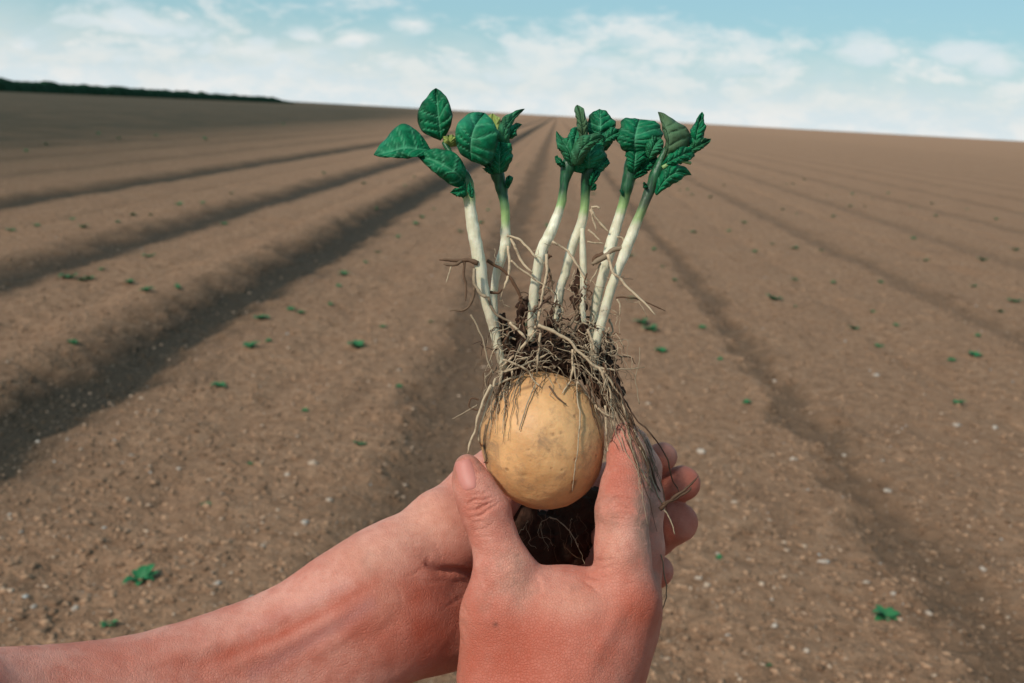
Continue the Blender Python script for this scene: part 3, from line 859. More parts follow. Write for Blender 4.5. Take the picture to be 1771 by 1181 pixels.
def tube(path, rad, sides=8):
    path = np.asarray(path); n = len(path)
    tan = np.gradient(path, axis=0); tan /= np.linalg.norm(tan, axis=1)[:, None] + 1e-12
    u = np.cross(tan[0], [0.3, 0.2, 1.0]); u /= np.linalg.norm(u)
    V = []
    for i in range(n):
        u = u - tan[i] * (u @ tan[i]); u /= np.linalg.norm(u) + 1e-12
        w = np.cross(tan[i], u)
        for k in range(sides):
            a = 2 * math.pi * k / sides
            V.append(path[i] + rad[i] * (math.cos(a) * u + math.sin(a) * w))
    Fq = [(i * sides + k, i * sides + (k + 1) % sides, (i + 1) * sides + (k + 1) % sides, (i + 1) * sides + k) for i in range(n - 1) for k in range(sides)]
    V.append(path[0]); V.append(path[-1]); a, b_ = len(V) - 2, len(V) - 1
    for k in range(sides):
        Fq.append((a, (k + 1) % sides, k)); Fq.append((b_, (n - 1) * sides + k, (n - 1) * sides + (k + 1) % sides))
    return np.array(V), Fq

def px_path(pts, per=8):
    """pts (px,py,D,r_px) -> camera-space path and radii"""
    c_ = catmull(pts, per)
    path = np.stack([(c_[:, 0] - CX) * c_[:, 2] / F, (CY - c_[:, 1]) * c_[:, 2] / F, -c_[:, 2]], 1)
    return path, c_[:, 3] * c_[:, 2] / F

m_stem, g, b = material('stem', 0.45, 0.4)
a = g.n('ShaderNodeVertexColor', layer_name='tone'); sp = g.n('ShaderNodeSeparateColor', ins={'Color': a.outputs['Color']})
tcn = g.n('ShaderNodeTexCoord'); pos = tcn.outputs['Object']
nB = g.noise(pos, 160, 4, .6); nS = g.noise(g.mapping(pos, (900, 900, 60)), 1.0, 3, .5)
w_ = g.mix(g.smooth(nB, .35, .7), (0.58, 0.53, 0.37), (0.80, 0.76, 0.59))
w_ = g.mix(g.m('MULTIPLY', g.smooth(nS, .5, .7), .35), w_, (0.52, 0.50, 0.32))
w_ = g.mix(g.m('MULTIPLY', sp.outputs[1], g.smooth(nB, .42, .62), clamp=True), w_, (0.24, 0.15, 0.085))
mid_ = g.mix(g.smooth(sp.outputs[0], .05, .40), w_, (0.28, 0.42, 0.15))
gcol = g.mix(g.smooth(nS, .3, .7), (0.006, 0.050, 0.020), (0.020, 0.110, 0.040))
c = g.mix(g.smooth(sp.outputs[0], .35, .85), mid_, gcol)
c = g.mix(g.m('MULTIPLY', sp.outputs[2], .75), c, (0.085, 0.060, 0.052))
g.t.links.new(c, b.inputs['Base Color'])
b.inputs['Subsurface Weight'].default_value = .1; b.inputs['Subsurface Scale'].default_value = .002
bump(g, b, nS, 0.0006, .5)

m_leaf, g, b = material('leaf', 0.5, 0.10)
a = g.n('ShaderNodeVertexColor', layer_name='leaf'); sp = g.n('ShaderNodeSeparateColor', ins={'Color': a.outputs['Color']})
tcn = g.n('ShaderNodeTexCoord'); nB = g.noise(tcn.outputs['Object'], 170, 5, .65); nA = g.noise(tcn.outputs['Object'], 60, 3, .5)
c = g.mix(g.smooth(nB, .3, .7), (0.002, 0.060, 0.024), (0.006, 0.165, 0.066))
c = g.mix(g.m('MULTIPLY', g.smooth(nA, .5, .75), .4), c, (0.045, 0.300, 0.170))
c = g.mix(g.m('MULTIPLY', sp.outputs[0], .62), c, (0.12, 0.40, 0.22))       # veins
c = g.mix(g.m('MULTIPLY', sp.outputs[1], .85), c, (0.095, 0.125, 0.062))       # pale or brownish undersides
c = g.mix(g.m('MULTIPLY', sp.outputs[2], .85), c, (0.030, 0.020, 0.022))     # dark leaf margins
g.t.links.new(c, b.inputs['Base Color'])
bump(g, b, g.m('SUBTRACT', nB, g.m('MULTIPLY', sp.outputs[0], .8)), 0.0012, .8)
b.inputs['Transmission Weight'].default_value = 0

m_yel, g, b = material('yellow_bud', 0.5, 0.3); b.inputs['Base Color'].default_value = (0.33, 0.36, 0.06, 1)
tcn = g.n('ShaderNodeTexCoord'); g.t.links.new(g.mix(g.noise(tcn.outputs['Object'], 200, 3, .6), (0.05, 0.15, 0.03), (0.36, 0.36, 0.09)), b.inputs['Base Color'])

def resample(pts, n):
    c_ = catmull(pts, 10); s = np.concatenate([[0], np.cumsum(np.linalg.norm(np.diff(c_[:, :2], axis=0), axis=1) + 1e-6)])
    q = np.linspace(0, s[-1], n)
    return np.stack([np.interp(q, s, c_[:, k]) for k in range(c_.shape[1])], 1)

def make_leaf(name, parent, A, Mi, B, mat=None, bulge=.0020, back=0.0, dark=.5, veins=5, seed=0, lab=None, jg=.6):
    """leaf blade between edge A, midrib M and edge B; each a list of (px,py,D) from base to tip"""
    mat = mat or m_leaf
    n, m = 34, 12
    a = resample(A, n); c_ = resample(Mi, n); b_ = resample(B, n)
    f3 = lambda q: np.stack([(q[:, 0] - CX) * q[:, 2] / F, (CY - q[:, 1]) * q[:, 2] / F, -q[:, 2]], 1)
    a, c_, b_ = f3(a), f3(c_), f3(b_)
    V, A_ = [], []
    r = np.random.default_rng(seed)
    for i in range(n):
        t = i / (n - 1); env = math.sin(math.pi * min(max(t, 0), 1)) ** .5
        for k in range(-m, m + 1):
            s = abs(k) / m; E = a[i] if k < 0 else b_[i]
            jag = jg * .09 * math.sin(t * 17 + seed + (2 if k < 0 else 0)) + jg * .06 * math.sin(t * 39 + seed * 2 + (1 if k < 0 else 0))
            ss = s * (1 + jag * s * s * env)
            p = c_[i] * (1 - ss) + E * ss
            vph = (t * veins * 1.15 + .25 - s * (.8 + .15 * math.sin(seed)) + .22 * math.sin(t * 11 + seed * 3 + k * .12)) % 1.0
            vd = min(vph, 1 - vph)
            vein_ = math.exp(-(vd / .09) ** 2) * (s < .93) * env + math.exp(-(s / .07) ** 2)
            puff = math.sin(math.pi * vph) * .00085 * math.sin(math.pi * min(s * 1.05, 1)) * env
            z = bulge * math.sin(math.pi * s * .75) * env + puff + .0013 * math.sin(t * 15 + seed + s * 2 + (2.2 if k < 0 else 0)) * s ** 3 * env + .0007 * math.sin(t * 34 + seed * 2 + k) * s ** 2 * env
            p = p + np.array([0, 0, z])
            V.append(p)
            edge = max(s, 0) ** 10 * dark * env + dark * max(0, t - .93) / .07 * .8
            A_.append((min(1, vein_ * .8), back, min(edge, 1), 1))
    w = 2 * m + 1
    top = np.array(V)
    # thickness
    bot = top + np.array([0, 0, -.00045]); N = len(top)
    Fq = []
    for i in range(n - 1):
        for k in range(w - 1):
            q = i * w + k
            Fq.append((q, q + 1, q + w + 1, q + w)); Fq.append((N + q, N + q + w, N + q + w + 1, N + q + 1))
    bd = [k for k in range(w)] + [i * w + w - 1 for i in range(1, n)] + [(n - 1) * w + k for k in range(w - 2, -1, -1)] + [i * w for i in range(n - 2, 0, -1)]
    for q, q2 in zip(bd, bd[1:] + bd[:1]): Fq.append((q, N + q, N + q2, q2))
    o = pobj(name, np.concatenate([top, bot]), Fq, mat, parent, attrs={'leaf': np.array(A_ + A_)})
    if lab: o['label'] = lab
    return o

# stems (px, py, D, r) from the root crown up; tone 0 = white underground part, 1 = green shoot
STEMS = {
 'A': ([(872, 640, .449, 8), (866, 620, .446, 8.5), (853, 565, .444, 9.5), (837, 505, .442, 11), (831, 462, .441, 12), (822, 416, .440, 12.5), (813, 358, .440, 11), (810, 330, .440, 12), (802, 305, .440, 13), (785, 275, .441, 6), (768, 245, .443, 4.5)], 352, 306),
 'B': ([(862, 600, .458, 6.5), (854, 529, .456, 7), (857, 483, .455, 8), (865, 453, .454, 9.5), (874, 422, .453, 11), (874, 392, .452, 9.5), (873, 358, .451, 9), (867, 325, .451, 11.5), (860, 295, .450, 14), (862, 265, .450, 9), (868, 235, .451, 6)], 392, 342),
 'C': ([(918, 590, .456, 8), (923, 514, .454, 10), (929, 471, .452, 10), (938, 431, .450, 11.5), (950, 407, .449, 11.5), (964, 373, .449, 9.5), (972, 346, .449, 8.5), (976, 315, .449, 8.5), (983, 287, .449, 14), (992, 255, .449, 9)], 360, 336),
 'D': ([(962, 590, .462, 8), (967, 511, .460, 9), (978, 471, .459, 9), (990, 425, .457, 9.5), (1005, 389, .456, 10.5), (1011, 358, .455, 9), (1014, 320, .454, 11), (1020, 292, .453, 15), (1028, 262, .453, 10), (1038, 235, .453, 6)], 372, 336),
 'E': ([(1022, 620, .460, 7), (1023, 584, .459, 8), (1033, 514, .457, 9), (1045, 468, .455, 10), (1054, 434, .454, 11), (1063, 401, .453, 10.5), (1078, 352, .452, 9.5), (1085, 320, .451, 12), (1093, 288, .451, 16), (1098, 262, .451, 10)], 366, 338),
 'F': ([(1030, 640, .450, 7), (1028, 614, .449, 8), (1034, 581, .448, 9.5), (1045, 541, .447, 9.5), (1057, 498, .446, 9), (1071, 462, .445, 9), (1083, 431, .444, 11), (1097, 395, .443, 10), (1112, 358, .442, 9), (1123, 330, .442, 10.5), (1136, 298, .441, 11.5), (1146, 272, .441, 8), (1156, 248, .441, 4)], 385, 350),
}
stem_obj = {}
for key, (pts, y0, y1) in STEMS.items():
    path, rad = px_path(pts, 9)
    nz = fbm(path * 220, 2, ord(key))
    rad = rad * .88 * (1 + .07 * nz)
    V, Fq = tube(path, rad, 14)
    V = V + (fbm(V * 300, 2, 3) * .0002)[:, None]
    D = -V[:, 2]; py = CY - V[:, 1] / D * F
    py_ = py + 5 * vnoise(V * 500, 3); tone = np.clip((y0 + 10 - py_) / (y0 - y1 + 26), 0, 1) * .85 + .1 * np.clip((y0 + 40 - py) / 60, 0, 1)
    dirt_ = np.clip((py - 430) / 160, 0, 1) * .75
    bro = np.clip((355 - np.abs(py - 350) * 1.0 - 305) / 50, 0, 1) * (.7 if key == 'F' else .12)
    o = pobj('stem', V, Fq, m_stem, attrs={'tone': np.stack([tone, dirt_, bro, tone * 0 + 1], 1)})
    stem_obj[key] = o
# thin pale side shoot next to the fourth stem
path, rad = px_path([(1007, 395, .452, 4), (1008, 440, .451, 6), (1009, 480, .451, 6), (1008, 525, .452, 5.5), (1010, 560, .453, 4)], 8)
V, Fq = tube(path, rad, 10)
pobj('stem', V, Fq, m_stem, attrs={'tone': np.tile([0, .4, 0, 1], (len(V), 1))})

S = stem_obj
mk = make_leaf
# sprout A
mk('leaf', S['A'], [(762, 243, .444), (735, 232, .443), (722, 209, .441), (730, 180, .441), (745, 160, .443), (754, 152, .445)], [(762, 243, .443), (760, 215, .440), (757, 185, .440), (754, 152, .445)],
   [(762, 243, .444), (777, 226, .443), (783, 203, .441), (777, 178, .441), (765, 160, .443), (754, 152, .445)], seed=1, jg=.12, dark=.9, bulge=.0025)
mk('leaf', S['A'], [(745, 258, .441), (728, 233, .442), (706, 216, .443), (688, 220, .443), (664, 243, .441), (646, 268, .437)], [(745, 260, .440), (725, 258, .436), (700, 256, .433), (672, 263, .433), (646, 268, .437)],
   [(745, 262, .440), (730, 271, .433), (705, 274, .430), (680, 274, .431), (660, 272, .433), (646, 268, .437)], seed=2, jg=.12, dark=.2, veins=6)
mk('leaf', S['A'], [(815, 279, .436), (796, 266, .437), (788, 240, .436), (794, 212, .437), (814, 197, .441), (838, 195, .445)], [(815, 279, .435), (814, 250, .431), (820, 222, .433), (838, 195, .445)],
   [(815, 279, .436), (842, 286, .437), (858, 262, .437), (861, 232, .438), (853, 210, .441), (838, 195, .445)], seed=3, jg=.12, dark=.25, bulge=.0035, lab='broad rounded leaf with pale veins')
mk('leaf', S['A'], [(804, 316, .438), (806, 292, .435), (790, 268, .433), (765, 258, .433), (742, 260, .435), (722, 271, .437)], [(804, 318, .438), (792, 302, .432), (770, 288, .430), (745, 276, .432), (722, 271, .437)],
   [(804, 322, .438), (788, 324, .436), (768, 312, .434), (750, 298, .433), (735, 284, .434), (722, 271, .437)], seed=4, jg=.12, dark=.2)
mk('leaf', S['A'], [(806, 312, .438), (800, 322, .437), (788, 326, .436), (778, 333, .436)], [(806, 322, .437), (798, 330, .435), (778, 333, .436)], [(808, 338, .437), (800, 342, .436), (790, 340, .436), (778, 333, .436)], seed=5, dark=.2)
mk('leaf', S['A'], [(812, 340, .436), (808, 328, .436), (812, 314, .437)], [(815, 342, .434), (814, 328, .433), (812, 314, .437)], [(819, 342, .435), (820, 330, .435), (812, 314, .437)], seed=6, dark=.3)
mk('bud', S['A'], [(770, 252, .444), (766, 240, .444), (775, 233, .445)], [(780, 254, .443), (778, 243, .441), (775, 233, .445)], [(796, 252, .444), (793, 238, .444), (775, 233, .445)], mat=m_yel, seed=7, dark=0)
# sprout B
mk('leaf', S['B'], [(852, 300, .447), (846, 275, .446), (850, 252, .446), (866, 245, .446)], [(864, 300, .444), (864, 275, .442), (866, 245, .446)], [(876, 296, .447), (886, 275, .446), (884, 252, .446), (866, 245, .446)], seed=8, dark=.4, bulge=.003)
mk('leaf', S['B'], [(862, 250, .450), (860, 225, .449), (874, 201, .450), (893, 192, .452), (908, 188, .454)], [(872, 250, .448), (874, 225, .446), (888, 204, .449), (908, 188, .454)], [(882, 250, .450), (882, 228, .450), (892, 206, .452), (908, 188, .454)], seed=9, dark=.2, back=.25)
mk('leaf', S['B'], [(880, 240, .452), (880, 222, .452), (890, 214, .453), (903, 215, .455)], [(882, 240, .451), (886, 228, .450), (903, 215, .455)], [(886, 240, .452), (894, 234, .452), (894, 226, .453), (903, 215, .455)], seed=10, dark=.4)
mk('leaf', S['B'], [(860, 250, .455), (846, 225, .456), (842, 205, .457), (852, 196, .458)], [(864, 250, .453), (856, 225, .453), (852, 196, .458)], [(870, 248, .455), (868, 222, .456), (864, 205, .457), (852, 196, .458)], seed=33, dark=.2, mat=m_yel)
mk('leaf', S['B'], [(875, 325, .449), (874, 312, .448), (878, 304, .449)], [(879, 326, .448), (880, 314, .446), (878, 304, .449)], [(882, 322, .449), (887, 312, .449), (886, 305, .45), (878, 304, .449)], seed=11, dark=.2)
mk('leaf', S['B'], [(853, 293, .448), (846, 290, .447), (838, 292, .447), (833, 290, .448)], [(853, 296, .447), (842, 296, .445), (833, 290, .448)], [(855, 302, .448), (845, 301, .447), (833, 290, .448)], seed=12, dark=.2)
# sprout C
mk('leaf', S['C'], [(1003, 245, .449), (998, 222, .448), (995, 200, .449), (993, 188, .451), (998, 181, .452)], [(1009, 245, .447), (1008, 222, .445), (1004, 200, .447), (998, 181, .452)], [(1016, 243, .449), (1017, 222, .448), (1012, 198, .449), (1006, 186, .451), (998, 181, .452)], seed=13, back=.75, dark=.7, lab='narrow folded leaf showing its pale underside')
mk('leaf', S['C'], [(985, 288, .447), (972, 268, .446), (963, 250, .446), (961, 236, .447), (962, 226, .449)], [(988, 286, .445), (984, 262, .442), (972, 242, .444), (962, 226, .449)], [(994, 286, .446), (1000, 262, .444), (988, 240, .446), (974, 240, .448), (962, 226, .449)], seed=14, dark=.2, back=.15)
mk('leaf', S['C'], [(990, 286, .444), (988, 262, .442), (998, 242, .440), (1018, 232, .440), (1034, 231, .442), (1046, 236, .444)], [(996, 286, .442), (1004, 262, .437), (1020, 246, .437), (1046, 236, .444)], [(1006, 284, .444), (1016, 266, .441), (1030, 250, .441), (1046, 236, .444)], seed=15, back=.35, dark=.1)
mk('leaf', S['C'], [(978, 282, .448), (970, 276, .447), (964, 270, .447), (959, 271, .448)], [(978, 284, .447), (970, 281, .445), (959, 271, .448)], [(980, 290, .448), (970, 289, .447), (962, 284, .447), (959, 271, .448)], seed=16, dark=.2)
mk('leaf', S['C'], [(970, 262, .449), (964, 258, .448), (963, 250, .449)], [(974, 264, .448), (969, 258, .447), (963, 250, .449)], [(978, 262, .449), (974, 252, .449), (963, 250, .449)], seed=17, dark=.3)
# sprout D
mk('leaf', S['D'], [(1030, 245, .453), (1016, 228, .452), (1017, 205, .452), (1027, 192, .453), (1037, 188, .455)], [(1036, 245, .452), (1038, 220, .448), (1037, 188, .455)], [(1044, 242, .453), (1060, 230, .452), (1064, 210, .452), (1051, 194, .453), (1037, 188, .455)], seed=18, dark=.85, bulge=-.001)
mk('leaf', S['D'], [(1032, 250, .449), (1040, 234, .448), (1056, 222, .448), (1075, 223, .450)], [(1036, 252, .447), (1052, 238, .444), (1075, 225, .450)], [(1042, 256, .448), (1060, 245, .447), (1072, 236, .448), (1075, 225, .450)], seed=19, dark=.3, back=.1)
mk('leaf', S['D'], [(1008, 290, .449), (1003, 270, .448), (1010, 250, .447), (1026, 240, .449)], [(1018, 292, .447), (1020, 268, .444), (1026, 240, .449)], [(1030, 290, .449), (1044, 275, .449), (1044, 252, .449), (1026, 240, .449)], seed=20, dark=.4, bulge=.003)
mk('leaf', S['D'], [(1026, 292, .451), (1034, 275, .450), (1042, 262, .450), (1050, 268, .452)], [(1028, 296, .450), (1040, 284, .448), (1050, 272, .452)], [(1028, 304, .451), (1040, 298, .451), (1054, 283, .452), (1050, 272, .452)], seed=21, dark=.3)
mk('leaf', S['D'], [(1018, 318, .451), (1020, 304, .449), (1030, 296, .450), (1040, 290, .452)], [(1022, 322, .450), (1028, 308, .448), (1040, 290, .452)], [(1026, 320, .451), (1036, 306, .450), (1040, 290, .452)], seed=22, dark=.3)
mk('leaf', S['D'], [(1022, 326, .452), (1026, 318, .451), (1032, 320, .452)], [(1022, 329, .451), (1028, 324, .450), (1032, 320, .452)], [(1024, 330, .452), (1030, 329, .451), (1032, 320, .452)], seed=23, dark=.3)
mk('leaf', S['C'], [(990, 296, .450), (990, 276, .449), (1000, 258, .449), (1016, 248, .450)], [(998, 298, .449), (1004, 274, .446), (1016, 248, .450)], [(1008, 300, .450), (1022, 280, .450), (1026, 260, .450), (1016, 248, .450)], seed=41, dark=.3)
mk('leaf', S['C'], [(984, 268, .452), (980, 246, .452), (986, 226, .452), (1000, 218, .454)], [(992, 268, .451), (994, 244, .449), (1000, 218, .454)], [(1002, 268, .452), (1010, 246, .452), (1010, 228, .453), (1000, 218, .454)], seed=42, dark=.4)
mk('leaf', S['D'], [(1030, 262, .456), (1022, 240, .456), (1024, 220, .456), (1040, 208, .457)], [(1038, 262, .455), (1040, 236, .453), (1040, 208, .457)], [(1050, 260, .456), (1062, 240, .456), (1058, 220, .456), (1040, 208, .457)], seed=43, dark=.4)
mk('leaf', S['B'], [(846, 296, .451), (832, 284, .450), (826, 268, .450), (834, 256, .451)], [(852, 294, .450), (844, 274, .448), (834, 256, .451)], [(862, 292, .451), (866, 276, .451), (854, 260, .451), (834, 256, .451)], seed=44, dark=.4)
mk('leaf', S['E'], [(1100, 296, .452), (1108, 280, .451), (1122, 268, .451), (1136, 270, .452)], [(1104, 298, .451), (1118, 284, .449), (1136, 270, .452)], [(1108, 302, .452), (1126, 294, .451), (1138, 282, .452), (1136, 270, .452)], seed=45, dark=.4)
# sprout E
mk('leaf', S['E'], [(1094, 266, .450), (1073, 258, .448), (1067, 236, .448), (1077, 208, .450), (1098, 204, .453)], [(1098, 266, .448), (1098, 238, .444), (1106, 206, .452)], [(1104, 266, .450), (1132, 256, .449), (1143, 236, .449), (1142, 217, .451), (1118, 207, .453)], seed=24, dark=.6, bulge=.003, veins=6, lab='fan-shaped crinkled leaf')
mk('leaf', S['E'], [(1114, 264, .447), (1117, 245, .446), (1126, 235, .446), (1140, 236, .448)], [(1122, 274, .446), (1130, 255, .443), (1140, 236, .448)], [(1124, 277, .447), (1140, 268, .446), (1148, 252, .446), (1140, 236, .448)], seed=25, dark=.1, back=.15)
mk('leaf', S['E'], [(1086, 300, .449), (1082, 280, .448), (1082, 264, .448), (1090, 256, .449)], [(1096, 298, .447), (1098, 278, .445), (1100, 256, .449)], [(1106, 290, .449), (1118, 276, .449), (1121, 262, .449), (1112, 256, .450)], seed=26, dark=.4)
mk('leaf', S['E'], [(1096, 305, .449), (1104, 297, .448), (1114, 295, .449), (1121, 299, .450)], [(1096, 308, .448), (1108, 301, .447), (1121, 299, .450)], [(1098, 310, .449), (1110, 306, .448), (1121, 299, .450)], seed=27, dark=.2)
mk('leaf', S['E'], [(1078, 338, .451), (1073, 333, .450), (1071, 328, .451)], [(1078, 342, .450), (1074, 335, .449), (1071, 328, .451)], [(1080, 334, .451), (1076, 330, .451), (1071, 328, .451)], seed=28, dark=.4)
# sprout F
mk('leaf', S['F'], [(1146, 276, .439), (1150, 254, .438), (1146, 226, .437), (1140, 205, .438), (1138, 193, .440)], [(1148, 276, .438), (1156, 250, .434), (1152, 222, .434), (1138, 193, .440)], [(1152, 276, .439), (1180, 262, .440), (1195, 242, .441), (1182, 220, .440), (1160, 203, .440), (1138, 193, .440)], seed=29, back=.85, dark=.9, lab='large leaf turned to its brownish green underside with a pale midrib')
mk('leaf', S['F'], [(1190, 252, .443), (1192, 230, .443), (1200, 214, .443), (1208, 200, .444), (1214, 193, .445)], [(1202, 254, .442), (1206, 226, .440), (1214, 193, .445)], [(1214, 250, .443), (1219, 225, .443), (1217, 204, .444), (1214, 193, .445)], seed=30, dark=.7)
mk('leaf', S['F'], [(1188, 258, .441), (1200, 244, .440), (1216, 240, .440), (1230, 240, .442)], [(1190, 262, .440), (1208, 252, .438), (1230, 240, .442)], [(1192, 268, .441), (1208, 262, .440), (1224, 250, .441), (1230, 240, .442)], seed=31, dark=.3, back=.2)
mk('leaf', S['F'], [(1144, 284, .438), (1156, 268, .437), (1176, 256, .438), (1200, 252, .440)], [(1146, 286, .437), (1164, 276, .434), (1184, 266, .436), (1200, 260, .440)], [(1150, 290, .438), (1168, 286, .437), (1188, 280, .439), (1202, 270, .441)], seed=32, dark=.4)
mk('leaf', S['F'], [(1132, 332, .441), (1138, 305, .440), (1152, 287, .439), (1170, 283, .439), (1186, 291, .441), (1196, 303, .443)], [(1134, 336, .440), (1150, 312, .436), (1172, 298, .436), (1196, 303, .443)], [(1136, 338, .441), (1152, 326, .440), (1172, 315, .440), (1186, 304, .441), (1196, 303, .443)], seed=34, dark=.2, lab='bluish green leaf drooping to the right')
path, rad = px_path([(1146, 290, .437, 4), (1160, 282, .436, 3.5), (1178, 279, .437, 3), (1194, 282, .440, 3)], 6)
V, Fq = tube(path, rad, 8); pobj('leaf_stalk', V, Fq, m_stem, S['F'], attrs={'tone': np.tile([.5, 0, 0, 1], (len(V), 1))})
mk('leaf', S['F'], [(1118, 318, .441), (1112, 316, .440), (1112, 322, .441)], [(1120, 322, .440), (1115, 320, .439), (1112, 324, .441)], [(1120, 327, .441), (1116, 327, .440), (1112, 325, .441)], seed=35, dark=.8)

# --- roots
m_root, g, b = material('root', 0.7, 0.2)
a = g.n('ShaderNodeVertexColor', layer_name='root'); sp = g.n('ShaderNodeSeparateColor', ins={'Color': a.outputs['Color']})
tcn = g.n('ShaderNodeTexCoord'); nB = g.noise(tcn.outputs['Object'], 260, 4, .7)
c = g.mix(sp.outputs[0], (0.030, 0.020, 0.014), (0.62, 0.47, 0.31))
c = g.mix(g.smooth(sp.outputs[0], .15, .55), (0.11, 0.055, 0.030), c)
c = g.mix(sp.outputs[1], c, (0.022, 0.016, 0.014))
c = g.mix(g.m('MULTIPLY', g.smooth(nB, .5, .66), .55), c, (0.13, 0.078, 0.045))
g.t.links.new(c, b.inputs['Base Color']); bump(g, b, nB, 0.0008, .7)

